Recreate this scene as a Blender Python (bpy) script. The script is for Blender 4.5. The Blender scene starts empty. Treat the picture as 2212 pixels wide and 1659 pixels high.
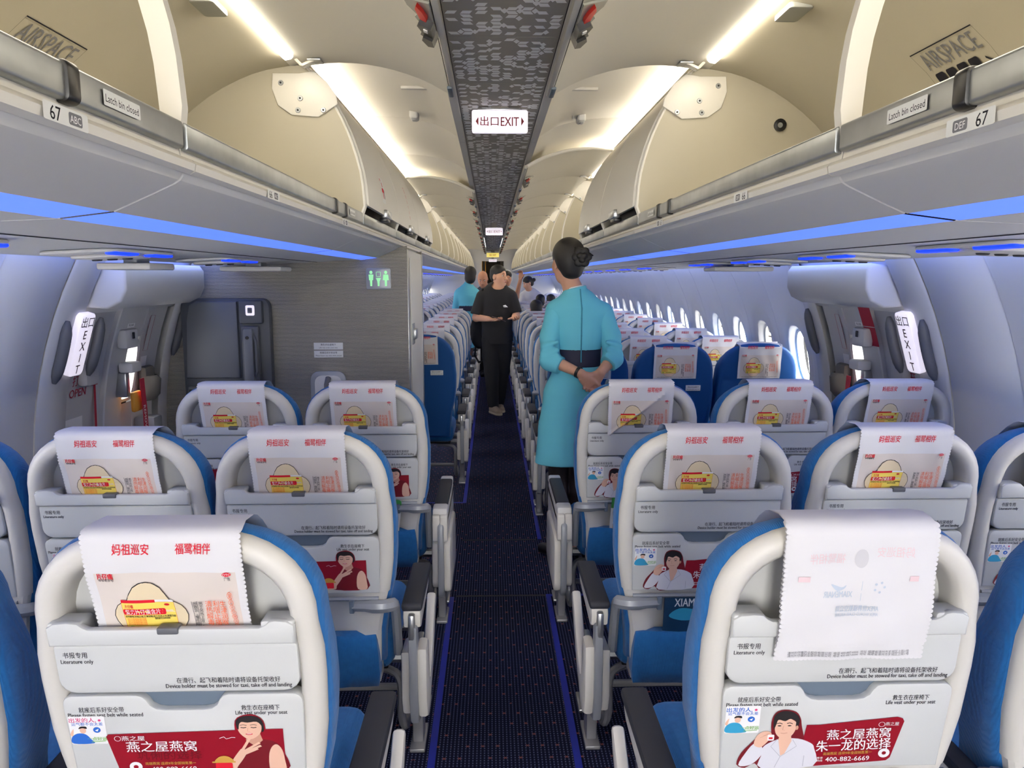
import bpy, bmesh, math, random
import numpy as np
from mathutils import Vector, Matrix
from mathutils.geometry import tessellate_polygon

# ------------------------------------------------------------------ camera, sky, exposure
SC = bpy.context.scene
COL = SC.collection
cam_d = bpy.data.cameras.new('camera')
cam = bpy.data.objects.new('camera', cam_d)
COL.objects.link(cam)
SC.camera = cam
cam_d.sensor_fit = 'HORIZONTAL'
cam_d.sensor_width = 36.0
cam_d.lens = 1600.0 / 2212.0 * 36.0
cam_d.clip_start = 0.02
cam.location = (-0.04, 0.0, 1.55)
cam.rotation_euler = (math.radians(90 - 8.16), 0, math.radians(-1.575))

world = bpy.data.worlds.new('daylight')
SC.world = world
world.use_nodes = True
bg = world.node_tree.nodes['Background']
bg.inputs['Color'].default_value = (1.0, 0.97, 0.925, 1)
bg.inputs['Strength'].default_value = 17.0
SC.view_settings.view_transform = 'Standard'
SC.view_settings.look = 'None'
SC.view_settings.gamma = 1.0
SC.view_settings.use_curve_mapping = False
SC.view_settings.exposure = 0.2
SC.cycles.max_bounces = 9
SC.cycles.diffuse_bounces = 6
SC.cycles.glossy_bounces = 3
SC.cycles.transmission_bounces = 4
SC.cycles.transparent_max_bounces = 8
SC.cycles.adaptive_threshold = 0.03
SC.cycles.caustics_reflective = False
SC.cycles.caustics_refractive = False
SC.cycles.sample_clamp_indirect = 4.0
LED = 26.0        # strength of the warm light strips above the bins
ACCENT = 1.0     # blue accent strips

# ------------------------------------------------------------------ materials
def lin(c):
    r = []
    for x in c:
        x = x / 255.0
        r.append(x / 12.92 if x <= 0.04045 else ((x + 0.055) / 1.055) ** 2.4)
    return (*r, 1.0)

MATS = {}
def mat(name, rgb, rough=0.5, metal=0.0, bump=None, noise=None, emit=None, spec=0.5, alpha=None, sheen=0.0):
    m = bpy.data.materials.new(name)
    m.use_nodes = True
    nt = m.node_tree
    b = nt.nodes['Principled BSDF']
    b.inputs['Base Color'].default_value = lin(rgb)
    b.inputs['Roughness'].default_value = rough
    b.inputs['Metallic'].default_value = metal
    b.inputs['Specular IOR Level'].default_value = spec
    if sheen:
        b.inputs['Sheen Weight'].default_value = sheen
    if emit:
        b.inputs['Emission Color'].default_value = lin(emit[0])
        b.inputs['Emission Strength'].default_value = emit[1]
    if alpha is not None:
        b.inputs['Alpha'].default_value = alpha
    if bump or noise:
        tc = nt.nodes.new('ShaderNodeTexCoord')
    if noise:                       # noise = (scale, amount): slight tone variation
        n = nt.nodes.new('ShaderNodeTexNoise')
        n.inputs['Scale'].default_value = noise[0]
        n.inputs['Detail'].default_value = 3
        nt.links.new(tc.outputs['Object'], n.inputs['Vector'])
        mx = nt.nodes.new('ShaderNodeMix')
        mx.data_type = 'RGBA'
        k = noise[1]
        mx.inputs['A'].default_value = lin([max(0, c * (1 - k)) for c in rgb])
        mx.inputs['B'].default_value = lin([min(255, c * (1 + k)) for c in rgb])
        nt.links.new(n.outputs['Fac'], mx.inputs['Factor'])
        nt.links.new(mx.outputs['Result'], b.inputs['Base Color'])
    if bump:                        # bump = (kind, scale, strength)
        kind, sc, st = bump
        if kind == 'noise':
            t = nt.nodes.new('ShaderNodeTexNoise')
            t.inputs['Detail'].default_value = 2
            t.inputs['Scale'].default_value = sc
            nt.links.new(tc.outputs['Object'], t.inputs['Vector'])
            out = t.outputs['Fac']
        else:
            t = nt.nodes.new('ShaderNodeTexWave')
            t.bands_direction = kind
            t.inputs['Scale'].default_value = sc
            t.inputs['Distortion'].default_value = 1.5
            t.inputs['Detail'].default_value = 1
            nt.links.new(tc.outputs['Object'], t.inputs['Vector'])
            out = t.outputs['Fac']
        bp = nt.nodes.new('ShaderNodeBump')
        bp.inputs['Strength'].default_value = st
        bp.inputs['Distance'].default_value = 0.002
        nt.links.new(out, bp.inputs['Height'])
        nt.links.new(bp.outputs['Normal'], b.inputs['Normal'])
    MATS[name] = m
    return m

mat('shell_white', (213, 210, 203), 0.42, bump=('noise', 900, 0.05))
mat('shell_recess', (205, 206, 205), 0.5)
mat('panel_white', (206, 208, 207), 0.45, bump=('noise', 900, 0.05))
mat('cabin_white', (216, 215, 212), 0.5, noise=(1.3, 0.015))
mat('ceiling_white', (232, 228, 218), 0.55)
mat('bin_cream', (176, 170, 152), 0.55, noise=(3, 0.03))
mat('bin_white', (224, 221, 212), 0.45)
mat('wall_grey', (222, 223, 224), 0.55, noise=(1.5, 0.02))
mat('door_grey', (200, 200, 200), 0.5, noise=(2, 0.02))
mat('fabric_blue', (30, 96, 158), 0.9, bump=('X', 95, 0.3), noise=(60, 0.10), spec=0.2, sheen=0.15)
mat('leather_blue', (14, 72, 136), 0.6, bump=('noise', 300, 0.1), spec=0.3)
mat('cloth_white', (222, 221, 223), 0.9, bump=('noise', 26, 0.35), spec=0.1)
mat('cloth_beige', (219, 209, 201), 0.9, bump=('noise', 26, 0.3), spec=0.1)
mat('cloth_line', (196, 194, 196), 0.9, spec=0.1)
mat('ink_red', (205, 34, 50), 0.8, spec=0.1)
mat('ink_orange', (222, 96, 44), 0.8, spec=0.1)
mat('ink_black', (38, 38, 44), 0.8, spec=0.1)
mat('ink_grey', (120, 120, 124), 0.8, spec=0.1)
mat('ink_cream', (224, 207, 174), 0.85, spec=0.1)
mat('ink_peach', (232, 205, 180), 0.85, spec=0.1)
mat('ink_yellow', (238, 214, 104), 0.8, spec=0.1)
mat('ink_gold', (196, 150, 70), 0.6, spec=0.2)
mat('ink_white', (238, 238, 238), 0.6, spec=0.2)
mat('ink_crimson', (140, 12, 32), 0.4)
mat('ink_dark_red', (110, 10, 24), 0.5)
mat('ink_skin', (228, 184, 160), 0.6)
mat('ink_skin_shade', (202, 150, 128), 0.6)
mat('ink_hair', (26, 20, 22), 0.6)
mat('ink_suit', (220, 220, 228), 0.6)
mat('ink_suit_line', (176, 178, 190), 0.6)
mat('ink_teal', (46, 148, 190), 0.6)
mat('ink_cobalt', (34, 98, 190), 0.6)
mat('ink_green', (120, 176, 80), 0.6)
mat('ink_magenta', (206, 60, 120), 0.6)
mat('ink_faint_blue', (190, 201, 214), 0.9, spec=0.1)
mat('ink_faint_red', (229, 204, 208), 0.9, spec=0.1)
mat('ink_faint_grey', (205, 204, 207), 0.9, spec=0.1)
mat('grip_grey', (92, 94, 100), 0.5)
mat('latch_slate', (98, 112, 128), 0.45)
mat('arm_grey', (150, 154, 160), 0.38, metal=0.2)
mat('pad_dark', (38, 40, 49), 0.65, bump=('noise', 800, 0.1))
mat('metal', (176, 178, 180), 0.32, metal=0.9)
mat('rail_metal', (170, 174, 176), 0.36, metal=0.85, noise=(14, 0.12))
mat('tube_grey', (150, 150, 152), 0.4, metal=0.5)
mat('black_plastic', (18, 18, 20), 0.35)
mat('gap_dark', (40, 40, 44), 0.8)
mat('red_plastic', (214, 40, 34), 0.4)
mat('clear_grey', (150, 152, 148), 0.25)
mat('vest_dark', (20, 20, 24), 0.9)
mat('bulkhead', (150, 146, 138), 0.8, bump=('Z', 55, 0.8), noise=(240, 0.12))
mat('jump_grey', (96, 100, 108), 0.6, bump=('noise', 500, 0.06))
mat('jump_dark', (74, 78, 86), 0.55)
mat('grille', (186, 178, 150), 0.6)
mat('pattern_grey', (168, 164, 156), 0.85, spec=0.05)
mat('pattern_white', (254, 254, 252), 0.85, spec=0.05)
mat('track_blue', (26, 40, 150), 0.5)
mat('led_warm', (255, 240, 214), emit=((255, 244, 224), LED))
mat('led_top', (255, 240, 214), emit=((255, 244, 224), LED * 3))
mat('accent_blue', (90, 130, 250), emit=((88, 124, 255), ACCENT))
mat('blue_spot', (20, 60, 255), emit=((16, 50, 255), 1.6))
mat('blue_wash', (120, 170, 255), emit=((190, 212, 255), 7.0))
mat('blue_edge', (20, 90, 255), emit=((10, 80, 255), 9.0))
mat('sign_lit', (245, 238, 248), emit=((244, 236, 250), .62))
mat('sign_red', (120, 12, 24), 0.5)
mat('sign_black', (40, 16, 22), 0.5)
mat('glow_green', (150, 230, 160), emit=((140, 225, 150), 0.6))
mat('yellow_lit', (225, 205, 110), emit=((225, 205, 110), 0.7))
mat('spot_amber', (255, 210, 130), emit=((255, 205, 120), 2.0))
mat('window_frame', (226, 228, 226), 0.45)
mat('shade_cream', (226, 214, 190), 0.6)
mat('red_ribbon', (168, 34, 56), 0.7)
mat('strap_orange', (212, 150, 50), 0.6)
mat('net_grey', (96, 94, 90), 0.8)
mat('curtain', (92, 84, 74), 0.9)
mat('galley_dark', (120, 112, 98), 0.6)
mat('bag_white', (230, 230, 232), 0.7)
mat('card_navy', (22, 56, 88), 0.4)
mat('card_green', (60, 140, 70), 0.4)
mat('card_white', (226, 228, 226), 0.4)
mat('card_tan', (190, 140, 90), 0.5)

def glass_mat():
    m = bpy.data.materials.new('window_glass'); m.use_nodes = True
    nt = m.node_tree; nt.nodes.clear()
    o = nt.nodes.new('ShaderNodeOutputMaterial'); mx = nt.nodes.new('ShaderNodeMixShader')
    t = nt.nodes.new('ShaderNodeBsdfTransparent'); g = nt.nodes.new('ShaderNodeBsdfGlossy')
    g.inputs['Roughness'].default_value = 0.05
    mx.inputs['Fac'].default_value = 0.06
    nt.links.new(t.outputs[0], mx.inputs[1]); nt.links.new(g.outputs[0], mx.inputs[2])
    nt.links.new(mx.outputs[0], o.inputs['Surface'])
    MATS['window_glass'] = m
glass_mat()

def carpet_mat():
    m = bpy.data.materials.new('carpet'); m.use_nodes = True
    nt = m.node_tree; N = nt.nodes; L = nt.links
    b = N['Principled BSDF']; b.inputs['Roughness'].default_value = 0.95
    b.inputs['Specular IOR Level'].default_value = 0.1
    tc = N.new('ShaderNodeTexCoord'); sp = N.new('ShaderNodeSeparateXYZ')
    L.new(tc.outputs['Object'], sp.inputs[0])
    def M(op, a, b2=None):
        n = N.new('ShaderNodeMath'); n.operation = op
        for i, x in enumerate((a, b2)):
            if x is None: continue
            if isinstance(x, (int, float)): n.inputs[i].default_value = x
            else: L.new(x, n.inputs[i])
        return n.outputs[0]
    X, Y = sp.outputs['X'], sp.outputs['Y']
    def cell(v, p, off=0.0):       # distance to the cell centre, in metres
        return M('MULTIPLY', M('ABSOLUTE', M('SUBTRACT', M('FRACT', M('ADD', M('DIVIDE', v, p), off)), 0.5)), p)
    dx, dy = cell(X, 0.0125), cell(Y, 0.0125)
    dots = M('MULTIPLY', M('LESS_THAN', dx, 0.0021), M('LESS_THAN', dy, 0.0026))
    ribs = M('LESS_THAN', dx, 0.0030)
    row = M('MODULO', M('FLOOR', M('DIVIDE', Y, 0.0625)), 2.0)
    cx = cell(M('ADD', X, M('MULTIPLY', row, 0.025)), 0.05)
    cy = cell(Y, 0.0625)
    cross = M('MULTIPLY', M('LESS_THAN', M('ABSOLUTE', M('SUBTRACT', cx, cy)), 0.0013), M('LESS_THAN', cx, 0.0055))
    nz = N.new('ShaderNodeTexNoise'); nz.inputs['Scale'].default_value = 14
    L.new(tc.outputs['Object'], nz.inputs['Vector'])
    cross = M('MULTIPLY', cross, M('GREATER_THAN', nz.outputs['Fac'], 0.44))
    def mix(f, a, c):
        n = N.new('ShaderNodeMix'); n.data_type = 'RGBA'
        L.new(f, n.inputs['Factor'])
        for k, x in (('A', a), ('B', c)):
            if isinstance(x, tuple): n.inputs[k].default_value = lin(x)
            else: L.new(x, n.inputs[k])
        return n.outputs['Result']
    c = mix(ribs, (21, 23, 42), (30, 33, 56))
    c = mix(dots, c, (92, 98, 128))
    c = mix(cross, c, (168, 96, 84))
    L.new(c, b.inputs['Base Color'])
    MATS['carpet'] = m
carpet_mat()

# ------------------------------------------------------------------ mesh builder
def inset2d(pts, d):
    n = len(pts); A = 0
    for i in range(n):
        x0, y0 = pts[i]; x1, y1 = pts[(i + 1) % n]
        A += x0 * y1 - x1 * y0
    s = 1 if A > 0 else -1
    out = []
    for i in range(n):
        p0, p1, p2 = pts[i - 1], pts[i], pts[(i + 1) % n]
        e1 = Vector((p1[0] - p0[0], p1[1] - p0[1])); e2 = Vector((p2[0] - p1[0], p2[1] - p1[1]))
        if e1.length < 1e-9: e1 = e2
        if e2.length < 1e-9: e2 = e1
        e1.normalize(); e2.normalize()
        n1 = Vector((-e1.y, e1.x)) * s; n2 = Vector((-e2.y, e2.x)) * s
        q = n1 + n2
        k = q.dot(n1)
        q = q / k if k > 0.35 else n1
        out.append((p1[0] + q.x * d, p1[1] + q.y * d))
    return out

def rr(x0, x1, z0, z1, r, n=4, rb=None):
    """rounded rectangle; rb = radius of the bottom corners when different"""
    rt = r; rb = r if rb is None else rb
    P = []
    for cx, cz, q, a0 in ((x1 - rt, z1 - rt, rt, 0), (x0 + rt, z1 - rt, rt, 90), (x0 + rb, z0 + rb, rb, 180), (x1 - rb, z0 + rb, rb, 270)):
        for i in range(n + 1):
            a = math.radians(a0 + 90 * i / n)
            P.append((cx + q * math.cos(a), cz + q * math.sin(a)))
    return P

def ell(cx, cy, rx, ry, n=20):
    return [(cx + rx * math.cos(2 * math.pi * i / n), cy + ry * math.sin(2 * math.pi * i / n)) for i in range(n)]

def cr(pts, n=6, closed=False):
    """Catmull-Rom through the points"""
    P = [Vector(p) for p in pts]; out = []
    m = len(P)
    for i in range(m if closed else m - 1):
        if closed: p0, p1, p2, p3 = P[i - 1], P[i], P[(i + 1) % m], P[(i + 2) % m]
        else: p0, p1, p2, p3 = P[max(i - 1, 0)], P[i], P[i + 1], P[min(i + 2, m - 1)]
        for k in range(n):
            t = k / n
            out.append(0.5 * (2 * p1 + (p2 - p0) * t + (2 * p0 - 5 * p1 + 4 * p2 - p3) * t * t + (3 * p1 - p0 - 3 * p2 + p3) * t ** 3))
    if not closed: out.append(P[-1])
    return [tuple(p) for p in out]

_TXT = {}
def text_geo(s, bold=0.0):
    key = (s, bold)
    if key not in _TXT:
        c = bpy.data.curves.new('t', 'FONT'); c.body = s; c.resolution_u = 2; c.offset = bold
        o = bpy.data.objects.new('t', c); COL.objects.link(o)
        me = o.evaluated_get(bpy.context.evaluated_depsgraph_get()).to_mesh()
        v = np.array([p.co[:2] for p in me.vertices]).reshape(-1, 2)
        f = [tuple(p.vertices) for p in me.polygons]
        bpy.data.objects.remove(o); bpy.data.curves.remove(c)
        _TXT[key] = (v, f)
    return _TXT[key]

def refine(v, f, L):
    v = [tuple(p) for p in v]; out = []
    stack = [t for q in f for t in ([q] if len(q) == 3 else [(q[0], q[j], q[j + 1]) for j in range(1, len(q) - 1)])]
    while stack:
        t = stack.pop(); e = [math.dist(v[t[j]], v[t[(j + 1) % 3]]) for j in range(3)]
        j = max(range(3), key=lambda a: e[a])
        if e[j] <= L: out.append(t); continue
        a, b, c = t[j], t[(j + 1) % 3], t[(j + 2) % 3]
        v.append(((v[a][0] + v[b][0]) / 2, (v[a][1] + v[b][1]) / 2)); k = len(v) - 1
        stack += [(a, k, c), (k, b, c)]
    return v, out

class Decal:
    """flat printing: a stack of coloured 2D shapes, laid on a surface by G.decal"""
    def __init__(s): s.items = []
    def poly(s, pts, m):
        pts = [tuple(p[:2]) for p in pts]
        tris = tessellate_polygon([[Vector((x, y, 0)) for x, y in pts]])
        s.items.append((np.array(pts), [tuple(t) for t in tris], m)); return s
    def rect(s, x0, x1, y0, y1, m, r=0):
        return s.poly(rr(x0, x1, y0, y1, r) if r else [(x0, y0), (x1, y0), (x1, y1), (x0, y1)], m)
    def ell(s, cx, cy, rx, ry, m, n=18): return s.poly(ell(cx, cy, rx, ry, n), m)
    def smooth(s, pts, m, n=4): return s.poly([p[:2] for p in cr([(a, b, 0) for a, b in pts], n, True)], m)
    def line(s, pts, w, m, closed=False):
        P = [Vector((a, b)) for a, b in pts]; n = len(P)
        L, R = [], []
        for i in range(n):
            a = P[i - 1] if (i or closed) else P[i]; b = P[(i + 1) % n] if (i < n - 1 or closed) else P[i]
            d = (b - a).normalized(); q = Vector((-d.y, d.x)) * w / 2
            L.append(P[i] + q); R.append(P[i] - q)
        V = [tuple(p) for p in L + R]; F = []
        for i in range(n if closed else n - 1):
            j = (i + 1) % n; F.append((i, j, n + j, n + i))
        s.items.append((np.array(V), F, m)); return s
    def text(s, t, x, y, size, m, al='C', bold=0.0, w=None, shear=0.0, rot=0.0, vert=False, track=1.0, flip=False):
        """x, y = anchor on the middle of the letters; w = width to squeeze into"""
        if vert:
            for i, ch in enumerate(t):
                s.text(ch, x, y - i * size * track, size, m, 'C', bold)
            return s
        if bold and not vert:                     # heavier strokes: the same letters twice, a hair apart
            for k in (-1, 1): s.text(t, x + k * bold * size * .6, y + k * bold * size * .25, size, m, al, 0, w, shear, rot, False, track, flip)
            return s
        v, f = text_geo(t, 0.0)
        if not len(v): return s
        v = v.copy() * size
        v[:, 1] -= 0.36 * size
        wd = v[:, 0].max() - v[:, 0].min(); v[:, 0] -= v[:, 0].min()
        if w: v[:, 0] *= w / wd; wd = w
        v[:, 0] += {'C': -wd / 2, 'L': 0, 'R': -wd}[al]
        v[:, 0] += v[:, 1] * shear
        if flip: v[:, 0] = -v[:, 0]
        if rot:
            c, q = math.cos(rot), math.sin(rot); v = np.stack([v[:, 0] * c - v[:, 1] * q, v[:, 0] * q + v[:, 1] * c], 1)
        v[:, 0] += x; v[:, 1] += y
        s.items.append((v, f, m)); return s
    def warp(s, fn):
        s.items = [(np.array([fn(*p) for p in v]), f, m) for v, f, m in s.items]; return s

class G:
    """collects shapes into ONE mesh; sx = -1 mirrors it left-right"""
    def __init__(s, sx=1, xf=None):
        s.v, s.f, s.m, s.mats, s.sx, s.xf = [], [], [], [], sx, xf
        s.flat = []
    def add(s, vs, fs, m, flat=False):
        if m not in s.mats: s.mats.append(m)
        k = s.mats.index(m); o = len(s.v)
        for p in vs:
            p = tuple(p)
            if s.xf: p = s.xf(p)
            s.v.append((p[0] * s.sx, p[1], p[2]))
        for f in fs:
            f = [o + i for i in f]
            s.f.append(f[::-1] if s.sx < 0 else f); s.m.append(k)
        return s
    def box(s, x0, x1, y0, y1, z0, z1, m, b=0.0, seg=2, M=None):
        if b <= 0:
            vs = [(x, y, z) for z in (z0, z1) for y in (y0, y1) for x in (x0, x1)]
            fs = [(0, 2, 3, 1), (4, 5, 7, 6), (0, 1, 5, 4), (2, 6, 7, 3), (0, 4, 6, 2), (1, 3, 7, 5)]
        else:
            bm = bmesh.new(); bmesh.ops.create_cube(bm, size=1)
            for v in bm.verts:
                v.co = Vector(((x0 + x1) / 2 + v.co.x * (x1 - x0), (y0 + y1) / 2 + v.co.y * (y1 - y0), (z0 + z1) / 2 + v.co.z * (z1 - z0)))
            b = min(b, 0.49 * min(x1 - x0, y1 - y0, z1 - z0))
            bmesh.ops.bevel(bm, geom=list(bm.edges), offset=b, segments=seg, affect='EDGES', profile=0.5)
            bm.verts.index_update()
            vs = [tuple(v.co) for v in bm.verts]; fs = [[v.index for v in f.verts] for f in bm.faces]; bm.free()
        if M is not None: vs = [tuple(M @ Vector(p)) for p in vs]
        return s.add(vs, fs, m)
    def loft(s, rings, m, closed=True, cap=True):
        n = len(rings[0]); vs = [p for r in rings for p in r]; fs = []
        for j in range(len(rings) - 1):
            for i in range(n if closed else n - 1):
                k = (i + 1) % n
                fs.append((j * n + i, j * n + k, (j + 1) * n + k, (j + 1) * n + i))
        if cap and closed:
            for j in (0, len(rings) - 1):
                base = j * n
                fs += [[base + q for q in t] for t in tessellate_polygon([[Vector(p) for p in rings[j]]])]
        return s.add(vs, fs, m)
    def poly(s, pts, m):
        return s.add(pts, [tuple(t) for t in tessellate_polygon([[Vector(p) for p in pts]])], m)
    def prism(s, pts, ax, a0, a1, m, b=0.0):
        def P(q, a): return {'x': (a, q[0], q[1]), 'y': (q[0], a, q[1]), 'z': (q[0], q[1], a)}[ax]
        if a1 < a0: a0, a1 = a1, a0
        if b > 0:
            i1 = inset2d(pts, b); i2 = inset2d(pts, b * 0.3)
            lev = [(i1, a0), (i2, a0 + b * 0.3), (pts, a0 + b), (pts, a1 - b), (i2, a1 - b * 0.3), (i1, a1)]
        else: lev = [(pts, a0), (pts, a1)]
        return s.loft([[P(q, a) for q in r] for r, a in lev], m)
    def tube(s, pts, r, m, n=8, sz=1.0):
        P = [Vector(p) for p in pts]; rings = []
        up = Vector((0, 0, 1)); prev = None
        for i, p in enumerate(P):
            d = (P[min(i + 1, len(P) - 1)] - P[max(i - 1, 0)]).normalized()
            if prev is None:
                a = d.cross(up)
                if a.length < 0.2: a = d.cross(Vector((1, 0, 0)))
            else: a = prev - d * prev.dot(d)
            a.normalize(); prev = a
            b = d.cross(a)
            q = r[i] if isinstance(r, (list, tuple)) else r
            rings.append([tuple(p + a * q * math.cos(2 * math.pi * k / n) + b * q * sz * math.sin(2 * math.pi * k / n)) for k in range(n)])
        return s.loft(rings, m)
    def lathe(s, prof, m, c=(0, 0, 0), ax='z', n=16):
        rings = []
        for r, h in prof:
            ring = []
            for k in range(n):
                a = 2 * math.pi * k / n; u, v = r * math.cos(a), r * math.sin(a)
                ring.append({'z': (c[0] + u, c[1] + v, c[2] + h), 'y': (c[0] + u, c[1] + h, c[2] + v), 'x': (c[0] + h, c[1] + u, c[2] + v)}[ax])
            rings.append(ring)
        return s.loft(rings, m)
    def decal(s, D, fn, o0=0.0004, do=0.00005, cut=None):
        for i, (v, f, m) in enumerate(D.items):
            o = o0 + do * i
            if cut: v, f = refine(v, f, cut)
            sx, s.sx = s.sx, 1
            s.add([fn(float(a), float(b), o) for a, b in v], f, m)
            s.sx = sx
        return s
    def mesh(s, name, sm=40):
        me = bpy.data.meshes.new(name)
        me.from_pydata(s.v, [], s.f); me.update()
        for x in s.mats: me.materials.append(MATS[x])
        me.polygons.foreach_set('material_index', s.m)
        bm = bmesh.new(); bm.from_mesh(me)
        bmesh.ops.recalc_face_normals(bm, faces=bm.faces)
        bm.to_mesh(me); bm.free()
        me.shade_smooth()
        me.set_sharp_from_angle(angle=math.radians(sm))
        return me
    def build(s, name, parent=None, sm=40, kind=None):
        o = bpy.data.objects.new(name, s.mesh(name, sm)); COL.objects.link(o)
        if parent is not None: o.parent = parent
        if kind: o['kind'] = kind
        return o

def tag(o, label=None, cat=None, group=None, kind=None):
    if label: o['label'] = label
    if cat: o['category'] = cat
    if group: o['group'] = group
    if kind: o['kind'] = kind
    return o
def empty(name, loc=(0, 0, 0), label=None, cat=None, group=None, kind=None, rz=0.0):
    o = bpy.data.objects.new(name, None); COL.objects.link(o)
    o.location = loc; o.rotation_euler = (0, 0, rz); o.empty_display_size = 0.1
    return tag(o, label, cat, group, kind)
def dup(o, parent=None, loc=None):
    c = o.copy(); COL.objects.link(c)
    if parent is not None: c.parent = parent
    if loc is not None: c.location = loc
    for ch in o.children: dup(ch, c)
    return c
ORD = ['first', 'second', 'third', 'fourth', 'fifth', 'sixth', 'seventh', 'eighth', 'ninth', 'tenth', 'eleventh', 'twelfth',
       'thirteenth', 'fourteenth', 'fifteenth', 'sixteenth', 'seventeenth', 'eighteenth', 'nineteenth', 'twentieth', 'twenty-first', 'twenty-second', 'twenty-third']
# ------------------------------------------------------------------ the setting: floor, ceiling, side walls
YB, YF = -3.6, 21.6            # the stretch of cabin that is built
R0, ZC = 1.86, 0.72            # fuselage lining: radius and height of its centre
def wx(z, off=0.0): return math.sqrt((R0 - off) ** 2 - (z - ZC) ** 2)
ZT = 1.715                     # top of the side wall lining

g = G(); g.box(-1.78, 1.78, YB, YF + 1.6, -0.05, 0.0, 'carpet')
g.build('floor', kind='structure')

k = 0
for x0, x1, y0, y1 in ((-.252, -.228, YB, 3.44), (.222, .246, YB, 3.47), (.246, .55, 3.45, 3.47), (-.5, -.228, 3.44, 3.45), (-.245, -.221, 5.0, YF), (.23, .252, 4.25, YF), (-.55, -.221, 4.985, 5.0)):
    k += 1
    G().box(x0, x1, y0, y1, 0.0, 0.003, 'track_blue').build('trim_%d' % k, kind='structure')
g = G()
for y in (3.455, 4.24): g.box(-.22, .22, y, y + .012, 0, .0025, 'gap_dark')
g.build('trim_8', kind='structure')

# ceiling: patterned centre panels, plain edge strips, arched side panels
rnd = random.Random(4)
seams = [YB, -2.2, -.8, .6, 2.46, 3.02, 4.23] + [4.23 + 1.26 * i for i in range(1, 14)] + [YF]
seams = [y for y in seams if y <= YF]
g = G()
ZP = 2.30
for y0, y1 in zip(seams, seams[1:]):
    g.box(-.176, .176, y0 + .002, y1 - .003, ZP, ZP + .02, 'pattern_grey')
    r = y0 + .012
    p, q = .0437, .0305
    while r + q < y1 - .008:
        for c in range(8):
            x = -.175 + p * (c + .5)
            if rnd.random() < .54:
                sk = .0045 * (1 if (c + int(round((r - y0) / q))) % 2 else -1)
                if rnd.random() < .15: sk = -sk
                g.add([(x - .014 - sk, r + .002, ZP - .0006), (x + .014 - sk, r + .002, ZP - .0006), (x + .014 + sk, r + q - .003, ZP - .0006), (x - .014 + sk, r + q - .003, ZP - .0006)], [(0, 1, 2, 3)], 'pattern_white')
            if c < 7 and rnd.random() < .26:
                d = x + p / 2; h = q * .72
                g.add([(d - .0105, r, ZP - .0009), (d, r - h, ZP - .0009), (d + .0105, r, ZP - .0009), (d, r + h, ZP - .0009)], [(0, 1, 2, 3)], 'pattern_white')
        r += q
for y in (7.2, 12.9): g.box(-.03, .03, y, y + .014, ZP - .004, ZP, 'gap_dark', .002)
g.build('ceiling', kind='structure')
g = G()
for s in (-1, 1):
    for y0, y1 in zip(seams, seams[1:]):
        prof = [(s * .178, ZP - .002), (s * .182, ZP - .012), (s * .214, ZP - .012), (s * .216, ZP + .02)]
        g.loft([[(x, y, z) for x, z in prof] for y in (y0 + .001, y1 - .001)], 'cabin_white', closed=False)
g.build('trim_9', kind='structure')
g = G()
for s in (-1, 1):
    ys = [YB, -1.6, .3, 2.2, 3.2, 4.22] + [4.22 + 1.26 * i for i in range(1, 14)] + [YF]
    prof = cr([(s * .216, 0, ZP + .01), (s * .32, 0, ZP + .07), (s * .46, 0, ZP + .105), (s * .62, 0, ZP + .12), (s * .76, 0, ZP + .115), (s * .84, 0, ZP + .09)], 3)
    for y0, y1 in zip(ys, ys[1:]):
        g.loft([[(x, y, z + (.004 if e else 0)) for x, _, z in prof] for y, e in ((y0, 1), (y0 + .006, 0), (y1 - .006, 0), (y1, 1))], 'ceiling_white', closed=False)
A_ = [math.radians(a) for a in range(28, 153, 5)]
g.loft([[((R0 + .115) * math.cos(a), y, ZC + (R0 + .115) * math.sin(a)) for a in A_] for y in (YB, YF)], 'gap_dark', closed=False)  # unseen roof skin added to keep sky light out above the panels
g.build('ceiling', kind='structure', sm=50)

# little fittings on the side panels
for s, w in ((-1, 'left'), (1, 'right')):
    y = 4.1 if s > 0 else 4.05
    g = G(); g.box(-.022, .022, -.05, .05, -.03, .02, 'cabin_white', .012, 3); g.box(-.012, .012, -.03, .03, -.033, -.028, 'shell_recess', .002)
    o = g.build('ceiling_speaker'); o.location = (s * .44, y, ZP + .098)
    tag(o, 'small white bump fitting on the ceiling panel %s of the patterned strip' % w, 'ceiling fitting')
    g = G(); g.box(-.075, .075, -.012, .012, -.008, .006, 'shell_white', .004)
    o = g.build('ceiling_plate'); o.location = (s * .36, 3.42, ZP + .078)
    tag(o, 'narrow white plate on the ceiling panel %s of the patterned strip' % w, 'ceiling fitting')

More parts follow.
